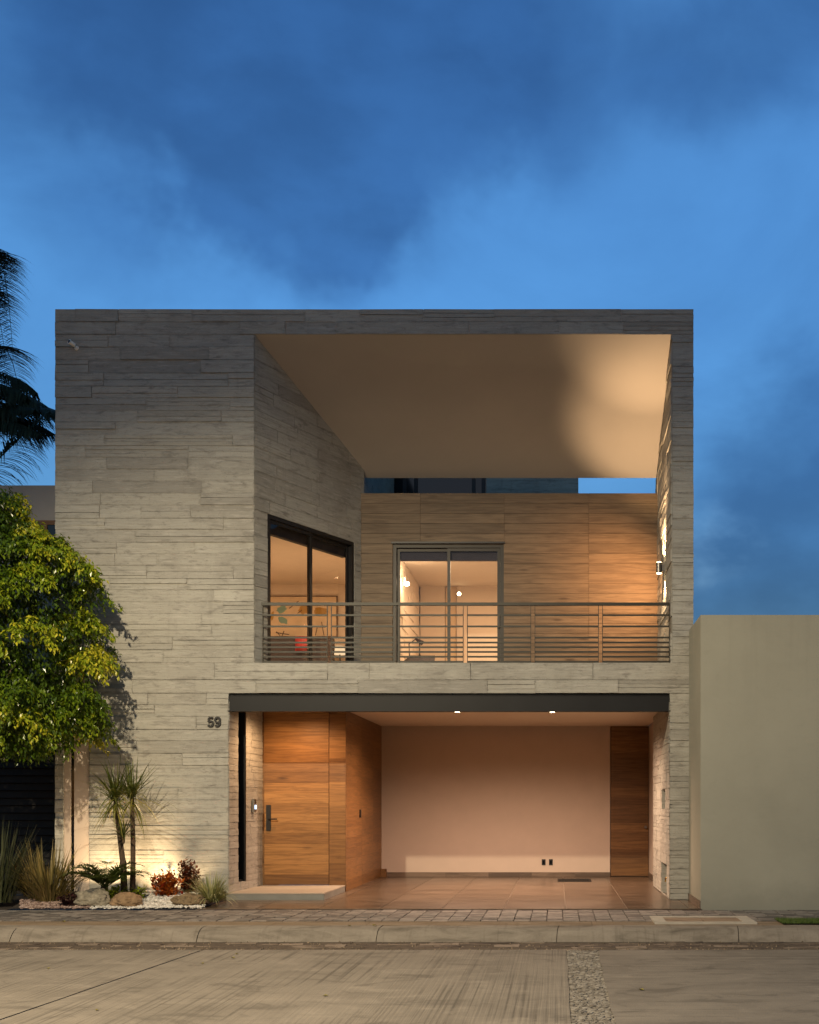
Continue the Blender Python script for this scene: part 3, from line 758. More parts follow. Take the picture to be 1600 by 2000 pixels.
# entrance door wall, wooden box
DXA, DXB, DXC = at(515, 0, YD).x, at(643, 0, YD).x, XW
q = MB(); rg = random.Random(44)
boards(q, (0, YD, 0), X_, Z_, -Y_, DXA+.012, DXB-.004, .108, 2.965, rows=(.170, .176), segs=(5, 6), relief=(.010, .0112), gap=.0025, tilt=.0003, wob=.0002, rng=rg)
q.box(DXA+.012, DXB-.004, YD, YD+.05, .108, 2.965)
door = q.build('front_door', M['wood'], house)
q = MB(); q.box(DXA+.05, DXA+.125, YD-.035, YD-.011, .98+.02, 1.42)
q.build('door_lock', M['black'], door)
q = MB(); q.tube([(DXA+.10, YD-.03, 1.19), (DXA+.10, YD-.075, 1.19), (DXA+.125, YD-.085, 1.19), (DXA+.24, YD-.085, 1.19)], .011, 8); q.build('door_handle', M['black'], door)
q = MB(); q.box(DXA-.02, DXA+.010, YD-.012, YD+.05, .1, 2.975); q.build('door_jamb', M['wood_dark'], house)
q = MB(); rg = random.Random(45)
boards(q, (0, YD, 0), X_, Z_, -Y_, DXB+.004, DXC, .02, 2.978, rows=(.3, .56), segs=(5, 6), relief=(.008, .0095), gap=.0025, tilt=.0003, wob=.0002, rng=rg)
boards(q, (DXC, YD-.008, 0), Y_, Z_, X_, 0, YG-YD-.02, .0, 2.978, rows=(.170, .176), align=[1.6, 2.9], relief=(.003, .0042), gap=.0025, tilt=.0003, wob=.0002, rng=rg, tones=(0, .35))  # side boards kept to dark tones, imitating light grazing the face
q.box(DXB+.002, DXC, YD, YG, 0, 2.977)
boxo = q.build('wood_partition', M['wood'], house)
q = MB(); yh = 21.05; q.box(DXC+.004, DXC+.03, yh-.03, yh+.03, 1.20, 1.34); q.build('recessed_pull', M['black'], boxo)
q = MB(); q.box(XW+.006, XW+.11, YG-.16, YG-.016, .0, .16); q.build('plinth', M['wood_dark'], boxo)
# service door in the back wall
q = MB(); rg = random.Random(46)
sx0, sx1 = at(1192, 0, YG).x+.012, at(1268, 0, YG).x-.01
boards(q, (0, YG+.012, 0), X_, Z_, -Y_, sx0, sx1, .015, CZ-.004, rows=(.170, .176), segs=(5, 6), relief=(.003, .0042), gap=.0025, tilt=.0003, wob=.0002, rng=rg)
q.box(sx0, sx1, YG+.012, YG+.05, .015, CZ-.004)
sd = q.build('service_door', M['wood_dark'], house)
q = MB(); q.lathe((sx1-.06, YG+.011, .98), [(.022, 0), (.022, .03), (.03, .035), (.03, .05), (.02, .06)], 14, -Y_); q.build('door_knob', M['steel_bright'], sd)
# step
q = MB(); q.box(-4.945, -3.49, 17.92, YD-.012, .0, .088); st = q.build('entrance_step', M['step_side'], house)
q = MB(); rg = random.Random(47)
boards(q, (0, 0, .088), X_, Y_, Z_, -4.945, -3.487, 17.912, YD-.012, rows=(.6, .62), segs=(3, 3), relief=(.0135, .014), gap=.003, tilt=0, wob=0, rng=rg)
q.build('step_top', M['step'], st)

# ---- things fixed to or standing in the house
def railing():
    yr = 18.16
    r = thing('balcony_railing', 'dark steel railing of horizontal bars along the balcony edge', 'railing', (-1.4, yr, 3.5))
    z = lambda py: EYE+(HY-py)/F*yr
    xl, xr = at(513, 0, yr).x, at(1308, 0, yr).x
    q = MB(); q.box(xl-.02, xr, yr-.028, yr+.028, z(1182.8), z(1177.2)); q.build('handrail', M['rail'], r)
    posts = [643.5, 776.5, 909, 1041, 1173]
    for p in posts:
        x = at(p, 0, yr).x
        q = MB(); q.box(x-.036, x-.027, yr-.022, yr+.022, 3.5, z(1182.4)); q.box(x+.027, x+.036, yr-.022, yr+.022, 3.5, z(1182.4)); q.build('post', M['rail'], r)
    for x in (xl, xr-.010):
        q = MB(); q.box(x, x+.010, yr-.022, yr+.022, 3.5, z(1182.4)); q.build('post', M['rail'], r)
    xs = [xl+.010]+[at(p, 0, yr).x for p in posts]+[xr-.010]
    for py in (1201.5, 1223.5, 1245.3, 1255, 1264.2, 1273.3, 1282.7, 1292.5):
        q = MB()
        for k, (a, b) in enumerate(zip(xs, xs[1:])):
            a2 = a if k == 0 else a+.036; b2 = b if k == len(xs)-2 else b-.036
            q.box(a2, b2, yr-.009, yr+.009, z(py+1.7), z(py-1.7))
        q.build('bar', M['rail'], r)
        # short return towards the splayed wall
    q = MB()
    e = A+us*.27+ns*.03
    for py in (1180, 1201.5, 1223.5, 1245.3, 1255, 1264.2, 1273.3, 1282.7, 1292.5):
        p0 = Vector((xl+.004, yr, z(py))); p1 = Vector((xl+.03, yr+.26, z(py))); q.tube([p0, p1], .010, 6)
    q.box(xl+.025, xl+.035, yr+.25, yr+.275, 3.5, z(1177.5)); q.build('return_rail', M['rail'], r)
railing()

def downlight(x, y, z, label, w_, spot=162, blend=.75, disc='lamp_disc', colr=(1, .645, .44)):
    t = thing('ceiling_downlight', label, 'ceiling light', (x, y, z), 'recessed downlights in the carport ceiling')
    q = MB(); q.lathe((x, y, z), [(.062, 0), (.062, -.006), (.045, -.008), (.045, -.002)], 20); q.build('trim_ring', M['steel_bright'], t)
    q = MB(); q.lathe((x, y, z-.0025), [(.044, 0), (.044, -.0035)], 16); q.build('lens', M[disc], t)
    lamp('downlight', 'SPOT', (x, y, z-.03), w_, colr, t, d=(0, 0, -1), size=.04, spot=spot, blend=blend)
downlight(at(893, 0, 20).x, 20.05, CZ, 'left lit recessed spot in the carport ceiling', GARAGE_W)
downlight(at(1079, 0, 20).x, 20.05, CZ, 'right lit recessed spot in the carport ceiling', GARAGE_W)
downlight(-4.15, 18.8, CZ, 'recessed spot hidden behind the beam above the front door', PORCH_W, 165, colr=(1, .58, .29))

def sconce():
    x, y, z = BX1-.03, 19.1, 5.20
    t = thing('wall_lamp', 'steel up and down wall lamp glowing on right balcony wall', 'wall lamp', (x, y, z))
    q = MB(); q.lathe((x-.075, y, z-.085), [(.045, 0), (.045, .17)], 20); q.build('lamp_body', M['steel_bright'], t, smooth=False)
    q = MB(); q.box(x-.03, x+.012, y-.03, y+.03, z-.05, z+.05); q.build('bracket', M['steel_bright'], t)
    for s in (-1, 1):
        q = MB(); q.lathe((x-.075, y, z+s*.0855), [(.040, 0), (.040, s*.004)], 18); q.build('lens', M['spot_disc'], t)
    lamp('up_spot', 'SPOT', (x-.075, y, z+.11), SCONCE_W, (1, .63, .33), t, d=(.10, .26, 1), size=.03, spot=84, blend=.6)
    lamp('added_up_spot', 'SPOT', (x-.075, y, z+.11), SCONCE_W*1.25, (1, .63, .33), t, d=(-.06, -.30, 1), size=.03, spot=54, blend=1.0)  # second beam added inside the lamp to brighten the soffit's front
    lamp('down_spot', 'SPOT', (x-.075, y, z-.11), SCONCE_W*.8, (1, .66, .36), t, d=(-.05, .10, -1), size=.03, spot=88, blend=.25)
    lamp('added_wood_glow', 'SPOT', (x-.20, y+.06, z+.0), SCONCE_W*.85, (1, .47, .18), t, d=(-.42, 1, -.12), size=.04, spot=112, blend=.9)  # added light with no opening in the lamp, warms the wood wall
sconce()

def inner_wall_lamp():
    p = Vector((-2.87, 22.4, 5.58))
    t = thing('wall_lamp', 'bright bare lamp on inner wall behind the balcony window left pane', 'wall lamp', p)
    q = MB(); q.box(p.x-.03, p.x+.02, p.y-.05, p.y+.05, p.z-.03, p.z+.09); q.build('lamp_body', M['white_plastic'], t)
    q = MB(); q.lathe((p.x+.05, p.y, p.z-.02), [(.02, -.045), (.05, -.03), (.055, 0), (.04, .03)], 16); q.build('bulb', M['spot_disc'], t)
    lamp('bulb_light', 'POINT', p+Vector((.14, -.05, -.02)), 14, (1, .72, .45), t, size=.05)
inner_wall_lamp()
def inner_downlight():
    p = at(897, 1160, 24.0); p.z = 5.9
    p = at(897, 1160, 25.1)
    t = thing('spot_lamp', 'small glowing spot lamp behind right pane of the balcony window', 'spot lamp', p)
    q = MB(); q.lathe((p.x, p.y+.09, p.z), [(.025, 0), (.025, .05), (.045, .06), (.045, .10)], 14, -Y_); q.build('lamp_body', M['white_plastic'], t)
    q = MB(); q.lathe((p.x, p.y-.012, p.z), [(.036, 0), (.036, .006)], 14, -Y_); q.build('lens', M['spot_disc'], t)
inner_downlight()

def camera_thing():
    p = at(143, 673, 17.93)
    t = thing('security_camera', 'white bullet security camera high at the top left corner', 'security camera', p)
    ax = Vector((-.42, -.75, .22)).normalized()
    q = MB(); q.lathe(p+Vector((.03, .055, -.03)), [(.034, -.02), (.034, 0), (.022, .02)], 18, -Y_); q.tube([p+Vector((.03, .03, -.03)), p+Vector((.006, -.03, -.012))], .011, 8); q.build('bracket', M['white_plastic'], t)
    q = MB(); q.lathe(p+Vector((0, -.04, 0))-ax*.05, [(.020, 0), (.029, .012), (.032, .085), (.034, .105)], 18, ax); q.build('camera_body', M['white_plastic'], t)
    q = MB(); q.lathe(p+Vector((0, -.04, 0))+ax*.0555, [(.025, 0), (.025, .003)], 16, ax); q.build('lens', M['black'], t)
camera_thing()

def house_number():
    p = at(418.5, 1420.5, 17.972); H = .158; wd = .026
    def arc(cx, cy, rx, ry, a0, a1, n=18): return [(cx+rx*math.cos(R(a0+(a1-a0)*k/n)), cy+ry*math.sin(R(a0+(a1-a0)*k/n))) for k in range(n+1)]
    h = wd/2
    rx = .040; 
    five = [[(.036, H-h), (-.026, H-h)], [(-.026, H-h), (-.033, .078)], [(-.030, .080)]+arc(-.001, .0525, .0385, .0385, 128, -160, 24)]
    nine = [arc(0, H-h-.036, .036, .0375, -10, 350, 32), arc(-.006, .068, .042, .054, 28, -60, 14)+arc(-.003, .0395, .028, .0255, -70, -165, 8)]
    q = MB(); yb, yf = p.y+.03, p.y-.018
    for cx, strokes in ((-.052, five), (.052, nine)):
        for st_ in strokes:
            L_, Rr = [], []
            for k, (x, y) in enumerate(st_):
                a = st_[max(k-1, 0)]; b = st_[min(k+1, len(st_)-1)]
                dx, dy = b[0]-a[0], b[1]-a[1]; l = math.hypot(dx, dy) or 1
                L_.append((x-dy/l*h, y+dx/l*h)); Rr.append((x+dy/l*h, y-dx/l*h))
            W = lambda c, yy: (p.x+cx+c[0], yy, p.z+c[1])
            for k in range(len(st_)-1):
                q.face([W(L_[k], yf), W(Rr[k], yf), W(Rr[k+1], yf), W(L_[k+1], yf)])
                q.face([W(L_[k], yb), W(L_[k+1], yb), W(L_[k+1], yf), W(L_[k], yf)]); q.face([W(Rr[k], yb), W(Rr[k], yf), W(Rr[k+1], yf), W(Rr[k+1], yb)])
            for k in (0, -1): q.face([W(L_[k], yb), W(Rr[k], yb), W(Rr[k], yf), W(L_[k], yf)])
            yf -= .0006
    tag(q.build('house_number', M['number'], None, loc=tuple(p)), 'black house number 59 fixed to the concrete left of the carport', 'house number')
house_number()

def intercom():
    p = A2+u2*1.14+Z_*1.42; nn = n2
    t = thing('door_intercom', 'door intercom with lit button panel on the wall by the front door', 'intercom', p)
    q = MB(); q.obox(p, u2, Z_, nn, -.055, .055, -.115, .10, .02, .055); q.build('housing', M['steel_bright'], t)
    q = MB(); q.obox(p, u2, Z_, nn, -.04, .04, -.065, .0, .0555, .062); q.build('button', M['screen'], t)
    q = MB(); q.obox(p, u2, Z_, nn, -.03, .03, .03, .08, .0555, .060); q.build('lens', M['black'], t)
intercom()
for p in (1062, 1076):
    x, z = at(p, 1684, YG).x, at(p, 1684, YG).z
    t = thing('wall_socket', ('left' if p < 1070 else 'right')+' black socket of the pair low on the carport wall', 'socket', (x, YG, z), 'black sockets low on the carport wall')
    q = MB(); q.box(x-.038, x+.038, YG-.010, YG-.001, z-.06, z+.06); q.build('plate', M['black'], t)
    q = MB(); q.box(x-.02, x+.02, YG-.013, YG-.0105, z-.035, z+.035); q.build('insert', M['black_matt'], t)
def floor_grate():
    a, b = at(1089, 1722, 22.3), at(1155, 1722, 22.3)
    t = thing('floor_grate', 'dark metal drain grate set in the carport floor near the wall', 'grate', ((a.x+b.x)/2, 22.4, .0))
    q = MB(); y0, y1 = 22.15, 22.95
    for (p, r, s, v) in ((a.x, b.x, y0, y0+.03), (a.x, b.x, y1-.03, y1), (a.x, a.x+.03, y0+.03, y1-.03), (b.x-.03, b.x, y0+.03, y1-.03)): q.box(p, r, s, v, .0005, .008)
    q.build('grate_frame', M['steel'], t)
    q = MB(); k = 16
    for i in range(k): yy = y0+.04+(y1-y0-.08)*i/(k-1); q.box(a.x+.03, b.x-.03, yy-.012, yy+.012, .0006, .006)
    q.build('slat', M['steel'], t)
floor_grate()
def tap():
    p = Vector((1.80, 18.62, .30))
    t = thing('water_tap', 'brass garden tap in the lower niche of the carport side wall', 'tap', p)
    q = MB(); q.tube([p+Vector((.08, 0, 0)), p, p+Vector((-.08, -.02, 0)), p+Vector((-.12, -.03, -.02)), p+Vector((-.125, -.03, -.07))], [.016, .018, .02, .016, .015], 8); q.build('spout', M['brass'], t)
    q = MB(); q.tube([p+Vector((-.03, 0, .0)), p+Vector((-.03, 0, .07))], .012, 8); q.tube([p+Vector((-.03, -.05, .075)), p+Vector((-.03, .05, .075))], .009, 6); q.build('handle', M['black'], t)
    q = MB(); q.tube([p+Vector((.05, .02, -.26)), p+Vector((.05, .02, 0))], .013, 8); q.build('pipe', M['brass'], t)
tap()
def meter():
    p = Vector((1.84, 19.0, 1.5))
    t = thing('meter_box', 'small grey meter in the upper niche of the carport side wall', 'meter', p)
    q = MB(); q.box(p.x-.04, p.x+.035, p.y-.20, p.y+.2, p.z-.12, p.z+.10); q.build('housing', M['concrete_plain'], t)
    q = MB(); q.lathe((p.x-.041, p.y, p.z), [(.07, 0), (.07, .02), (.05, .03)], 18, -X_); q.build('dial', M['black'], t)
meter()

# furniture seen through the windows
def painting():
    Y = 24.99
    a, b = at(512, 1166, Y), at(658, 1243, Y)
    t = thing('painting', 'wide cream canvas with drawn shapes on the left room wall', 'painting', ((a.x+b.x)/2, Y, b.z))
    q = MB(); q.box(a.x, b.x, Y-.04, Y-.003, b.z, a.z); q.build('canvas', M['canvas'], t)
    q = MB(); e = .018
    q.box(a.x-e, a.x, Y-.05, Y-.003, b.z-e, a.z+e); q.box(b.x, b.x+e, Y-.05, Y-.003, b.z-e, a.z+e); q.box(a.x, b.x, Y-.05, Y-.003, a.z, a.z+e); q.box(a.x, b.x, Y-.05, Y-.003, b.z-e, b.z); q.build('picture_frame', M['umber'], t)
    yf = Y-.043
    def poly(pts, m, nm, d=0):
        q = MB(); P = [at(x, y, Y) for x, y in pts]; q.face([(p.x, yf-d, p.z) for p in P]); q.face([(p.x, yf-d+.002, p.z) for p in P][::-1])
        for i in range(len(P)):
            p0, p1 = P[i], P[(i+1) % len(P)]; q.face([(p0.x, yf-d, p0.z), (p1.x, yf-d, p1.z), (p1.x, yf-d+.002, p1.z), (p0.x, yf-d+.002, p0.z)])
        q.build(nm, m, t)
    def blobp(cx, cy, rx, ry, rot, seed, n=18):
        rr = random.Random(seed)
        P = []
        for k in range(n):
            a_ = 2*math.pi*k/n; r_ = rr.uniform(.8, 1.15); x, y = rx*r_*math.cos(a_), ry*r_*math.sin(a_)
            P.append((cx+x*math.cos(rot)-y*math.sin(rot), cy+x*math.sin(rot)+y*math.cos(rot)))
        return P
    poly(blobp(551, 1191, 10, 7, -.5, 1), M['teal'], 'painted_shape'); poly(blobp(553, 1212, 10, 6, .6, 2), M['teal'], 'painted_shape')
    poly(blobp(598, 1190, 14, 10, -.5, 3), M['ochre'], 'painted_shape'); poly(blobp(628, 1195, 14, 9, .3, 4), M['ochre'], 'painted_shape')
    poly(blobp(533, 1203, 3, 9, .2, 5), M['ochre'], 'painted_shape')
    for (x0, y0, x1, y1) in ((582, 1199, 591, 1192), (566, 1189, 584, 1175), (541, 1234, 548, 1242), (617, 1242, 621, 1224), (634, 1242, 629, 1215), (556, 1233, 552, 1243), (566, 1240, 540, 1236)):
        dx, dy = x1-x0, y1-y0; l = math.hypot(dx, dy); nx, ny = -dy/l*.8, dx/l*.8
        poly([(x0-nx, y0-ny), (x1-nx, y1-ny), (x1+nx, y1+ny), (x0+nx, y0+ny)], M['umber'], 'painted_stroke', .004)
painting()
def sofa():
    Y = 24.4
    a, b = at(515, 1246, Y), at(650, 1268, Y)
    t = thing('sofa', 'dark sofa back under the painting in the left room', 'sofa', ((a.x+b.x)/2, Y, 3.505))
    q = MB(); q.box(a.x-.6, b.x, Y, Y+.22, 3.95, a.z); q.build('backrest', M['navy'], t)
    q = MB(); q.box(a.x-.6, b.x, Y-.75, Y-.005, 3.62, 3.98); q.build('seat', M['cream'], t)
    for sx in (a.x-.55, b.x-.08):
        for sy in (Y-.7, Y+.1): q = MB(); q.box(sx, sx+.05, sy, sy+.05, 3.505, 3.62); q.build('leg', M['umber'], t)
    p = at(592, 1254, Y-.12)
    q = MB(); 
    n = 10
    for i in range(n):
        for j in range(n):
            def P(i, j):
                u_, v_ = i/n*2-1, j/n*2-1; th = .09*max(0, (1-u_**4)*(1-v_**4))
                return (p.x+u_*.16, p.y-th, p.z-.03+v_*.15)
            q.face([P(i, j), P(i+1, j), P(i+1, j+1), P(i, j+1)])
    q.box(p.x-.15, p.x+.15, p.y, p.y+.03, p.z-.17, p.z+.11)
    tag(q.build('cushion', M['red'], None, loc=(p.x, p.y, p.z-.17)), 'red cushion propped on the dark sofa', 'cushion')
sofa()
def table_lamp():
    p = at(664, 1290, 23.2); p.z = 4.05
    t = thing('table_lamp', 'glowing table lamp beside the sofa at the window edge', 'table lamp', p)
    q = MB(); q.lathe(p, [(.07, 0), (.07, .02), (.015, .03), (.015, .28)], 16); q.build('base', M['black'], t)
    q = MB(); q.lathe(p+Vector((0, 0, .28)), [(.11, 0), (.09, .16)], 18); q.build('lamp_shade', M['lamp_soft'], t)
    lamp('bulb_light', 'POINT', p+Vector((0, -.2, .35)), 6, (1, .66, .36), t, size=.1)
    t2 = thing('side_table', 'small dark side table carrying the table lamp', 'side table', (p.x, p.y, 3.505))
    q = MB(); q.box(p.x-.22, p.x+.22, p.y-.22, p.y+.22, 4.02, 4.049); q.build('tabletop', M['umber'], t2)
    for sx in (-1, 1):
        for sy in (-1, 1): q = MB(); q.box(p.x+sx*.19-.015, p.x+sx*.19+.015, p.y+sy*.19-.015, p.y+sy*.19+.015, 3.505, 4.02); q.build('leg', M['umber'], t2)
table_lamp()
def drafting_table():
    Y = 21.9
    a, b = at(792, 1288, Y), at(852, 1288, Y)
    t = thing('desk', 'dark desk top just showing above the balcony edge', 'desk', ((a.x+b.x)/2, Y, 3.505))
    q = MB(); q.hexa([(a.x, Y-.3, 3.98), (b.x, Y-.3, 3.98), (b.x-.05, Y+.3, 4.16), (a.x+.05, Y+.3, 4.16), (a.x, Y-.3, 4.01), (b.x, Y-.3, 4.01), (b.x-.05, Y+.3, 4.19), (a.x+.05, Y+.3, 4.19)]); q.build('tabletop', M['navy'], t)
    for sx in (a.x+.06, b.x-.1):
        for sy, zz in ((Y-.2, 4.0), (Y+.2, 4.12)): q = MB(); q.box(sx, sx+.04, sy, sy+.04, 3.505, zz); q.build('leg', M['black'], t)
    p = at(800, 1283, Y+.1)
    t2 = thing('desk_lamp', 'thin jointed desk lamp standing at the dark desk', 'desk lamp', p)
    q = MB(); k = [at(800, 1283, Y+.1), at(799, 1258, Y+.1), at(812, 1248, Y+.05)]; q.tube(k, .010, 6); q.lathe(k[0]-Vector((0, 0, .02)), [(.06, 0), (.05, .02)], 12); q.build('arm', M['black'], t2)
    q = MB(); q.tube([at(812, 1248, Y+.05), at(825, 1256, Y)], [.02, .045], 10); q.build('lamp_head', M['umber'], t2)
drafting_table()

# ================================================================== NEIGHBOURS
def right_neighbour():
    t = thing('neighbour_wall', 'plain olive beige plastered house front at the right', 'wall', (5, 16.5, 0))
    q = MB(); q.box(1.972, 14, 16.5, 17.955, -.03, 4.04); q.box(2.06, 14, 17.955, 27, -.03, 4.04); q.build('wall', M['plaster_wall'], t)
    q = MB(); q.box(1.958, 1.9715, 16.5, 17.95, -.01, .10); q.build('skirting', M['skirt'], t)
right_neighbour()
def left_neighbour():
    t = thing('neighbour_house', 'grey plastered house at the left half hidden by the tree', 'house', (-11, 19.5, 0))
    zt = EYE+(HY-948)/F*19.5
    q = MB(); q.box(-20, XL-.02, 19.5, 19.8, 3.2, zt); q.box(-20, XL-.02, 19.8, 26, zt-.3, zt-.1); q.build('wall', M['plaster_grey'], t)
    q = MB(); a, b = at(90, 1018, 19.5), at(110, 1046, 19.5); q.box(a.x-1.0, XL-.021, 19.46, 19.498, b.z, a.z); wf = q.build('window', M['glass_dark'], t)
    q = MB(); q.box(a.x-1.0, XL-.021, 19.44, 19.459, a.z-.07, a.z); q.box(a.x-.02, a.x+.04, 19.44, 19.459, b.z, a.z-.07); q.build('window_frame', M['wood_dark'], wf)
    q = MB()
    n = 26
    for i in range(n):
        z0 = .12+i*.118; q.hexa([(-20, 18.9, z0), (XL-.02, 18.9, z0), (XL-.02, 18.99, z0), (-20, 18.99, z0), (-20, 18.93, z0+.105), (XL-.02, 18.93, z0+.105), (XL-.02, 18.99, z0+.105), (-20, 18.99, z0+.105)], .5)
    q.box(-20, XL-.02, 18.99, 19.1, 0, 3.2)
    q.build('garage_door', M['louver'], t)
    q = MB(); q.box(-20, XL-.02, 18.88, 19.8, 3.2, 3.3); q.build('canopy', M['black_matt'], t)
left_neighbour()
structure(sheet('side_drive', M['soil'], [(-60, 16.41), (-7.55, 16.41), (-7.55, 19.2), (-60, 19.2)], -.02))

# ================================================================== UTILITY COVER, GRASS PATCH
def utility_cover():
    y0, y1 = 14.5, 15.35
    x0, x1 = 1.18, 2.42
    t = thing('utility_cover', 'pale concrete utility frame with brown cover plates in the pavement', 'utility cover', ((x0+x1)/2, (y0+y1)/2, -.02))
    fz = .002
    q = MB(); x0i, x1i, y0i, y1i = x0+.15, x1-.15, y0+.12, y1-.14
    q.box(x0, x1, y0, y0i, -.03, fz); q.box(x0, x1, y1i, y1, -.03, fz); q.box(x0, x0i, y0i, y1i, -.03, fz); q.box(x1i, x1, y0i, y1i, -.03, fz)
    q.build('frame', M['pale_concrete'], t)
    xm = (x0i+x1i)/2
    for a, b in ((x0i, xm), (xm, x1i)):
        q = MB(); q.box(a+.008, b-.008, y0i+.008, y1i-.008, -.03, fz-.006); q.build('cover_plate', M['lid'], t)
utility_cover()
q = MB(); rg = random.Random(77)
x0, x1, y0, y1 = at(1512, 0, 15).x, 4.6, 14.42, 14.98
q.face([(x0, y0, -.003), (x1, y0, -.003), (x1, y1, -.003), (x0, y1, -.003)])
structure(q.build('turf_base', M['turf']))
q = MB()
for i in range(9000):
    x = rg.uniform(x0, x1); y = rg.uniform(y0, y1); a = rg.uniform(0, 6.28); h = rg.uniform(.015, .035); wd = .003
    dx, dy = math.cos(a)*wd, math.sin(a)*wd; lx, ly = rg.uniform(-.012, .012), rg.uniform(-.012, .012)
    q.face([(x-dx, y-dy, -.003), (x+dx, y+dy, -.003), (x+lx, y+ly, -.003+h)], rg.random())
o = q.build('grass', M['turf_blade']); o['kind'] = 'stuff'; o['label'] = 'small patch of short green grass beside the kerb at right'; o['category'] = 'grass'

# ================================================================== GARDEN BED
def gz(y):
    t = min(1, max(0, (y-16.45)/.95)); return .125*t*t*(3-2*t)
q = MB()
yy = [16.43+.098*k for k in range(17)]
for a, b in zip(yy, yy[1:]): q.face([(-7.56, a, gz(a)), (-4.97, a, gz(a)), (-4.97, b, gz(b)), (-7.56, b, gz(b))])
for k, (a, b) in enumerate(zip(yy, yy[1:])): q.face([(-4.97, a, 0), (-4.97, b, 0), (-4.97, b, gz(b)), (-4.97, a, gz(a))])
structure(q.build('garden_bed', M['soil']))
def gravel(name, m, label, n, region, seed, size=(.010, .022)):
    q = MB(); rg = random.Random(seed)
    base = []
    bm = bmesh.new(); bmesh.ops.create_icosphere(bm, subdivisions=1, radius=1)
    V = [v.co.copy() for v in bm.verts]; Fc = [[v.index for v in f.verts] for f in bm.faces]; bm.free()
    k = 0
    while k < n:
        x, y = rg.uniform(-8.6, -4.9), rg.uniform(16.43, 17.96)
        if not region(x, y): continue
        k += 1
        r = rg.uniform(*size); sx, sy, sz = rg.uniform(.7, 1.4), rg.uniform(.7, 1.4), rg.uniform(.5, .9); a = rg.uniform(0, 6.28)
        z = gz(y)+rg.uniform(.0, .022)+.03*max(0, mnoise.noise(Vector((x*2, y*2, seed))))
        ca, sa = math.cos(a), math.sin(a); tn = rg.random(); ru = rg.uniform(0, 40)
        P = [(x+r*(v.x*sx*ca-v.y*sy*sa), y+r*(v.x*sx*sa+v.y*sy*ca), z+r*v.z*sz) for v in V]
        for f in Fc:
            if sum(V[i].z for i in f) < -1.2: continue
            q.face([P[i] for i in f], tn, [(ru+P[i][0], ru+P[i][2]) for i in f])
    o = q.build(name, m); o['kind'] = 'stuff'; o['label'] = label; o['category'] = 'gravel'
wx = lambda px, Y: (px-CX)/F*Y
def reg_white(x, y):
    px = x/y*F+CX
    return 175 < px < 425 and not (px > 400 and y < 16.9) and not (px < 270 and y > 16.9)
gravel('white_gravel', M['gravel_white'], 'white gravel spread in the garden bed around the boulders', 4200, reg_white, 61)
gravel('pink_gravel', M['gravel_pink'], 'pinkish gravel at the left end of the garden bed', 1500, lambda x, y: 40 < x/y*F+CX < 175 and y < 16.95, 62)

def boulder(name, m, px, py, Y, rx, ry, rz, seed, label):
    c = at(px, py, Y); rg = random.Random(seed)
    bm = bmesh.new(); bmesh.ops.create_icosphere(bm, subdivisions=5, radius=1)
    zc = rz*.55+gz(Y)
    q = MB(); P = []
    for v in bm.verts:
        d = v.co.normalized()
        r = 1+.28*mnoise.noise(d*1.3+Vector((seed, 0, 0)))+.12*mnoise.noise(d*3.2+Vector((0, seed, 0)))+.07*mnoise.noise(d*7+Vector((0, 0, seed)))-.05*max(0, mnoise.noise(d*17+Vector((seed, 0, 0))))*2+.02*mnoise.noise(d*30)
        P.append((c.x+d.x*rx*r, Y+d.y*ry*r, max(gz(Y)-.03, zc+d.z*rz*r)))
    for f in bm.faces:
        q.face([P[v.index] for v in f.verts])
    bm.free()
    o = q.build(name, m, None, smooth=True, merge=True, loc=(c.x, Y, 0)); tag(o, label, 'boulder')
boulder('boulder', M['boulder_grey'], 182, 1755, 16.72, .25, .22, .150, 3, 'large grey pitted boulder under the feathery palm')
boulder('boulder', M['boulder_tan'], 246, 1762, 16.68, .215, .18, .115, 8, 'tan ridged boulder in front of the two slim stems')
boulder('boulder', M['boulder_brown'], 371, 1762, 16.72, .23, .18, .105, 13, 'brown pitted boulder before the red shrub at the step')

# ---- plants
def blade(q, base, d0, L, wd, droop, tone, n=6, twist=0.0, rg=random, fold=0):
    """arching strap leaf: starts along d0, bends down with droop"""
    p = Vector(base); d = Vector(d0).normalized()
    side = d.cross(Z_)
    if side.length < .05: side = Vector((math.cos(twist), math.sin(twist), 0))
    side.normalize()
    pts = []
    for k in range(n+1):
        t = k/n
        ww = wd*(min(1, .45+t*2.2))*(1-t**2.2)*.5+.0004
        pts.append((tuple(p-side*ww), tuple(p+side*ww)))
        d = (d+Vector((0, 0, -droop/n*(.35+1.3*t)))).normalized()
        p = p+d*(L/n)
    for (a, b), (c, e) in zip(pts, pts[1:]):
        q.face([a, b, e, c], tone)
def rosette(q, c, n, L, wd, droop, elev, rg, tones=(0, 1), spread=.03, azr=(0, 2*math.pi)):
    for i in range(n):
        az = rg.uniform(*azr); el = R(rg.uniform(*elev))
        d = Vector((math.cos(az)*math.cos(el), math.sin(az)*math.cos(el), math.sin(el)))
        b = Vector(c)+Vector((rg.uniform(-1, 1)*spread, rg.uniform(-1, 1)*spread, rg.uniform(-.5, 1)*spread))
        blade(q, b, d, L*rg.uniform(.6, 1.1), wd*rg.uniform(.75, 1.2), droop*rg.uniform(.5, 1.4), rg.uniform(*tones), rg=rg)

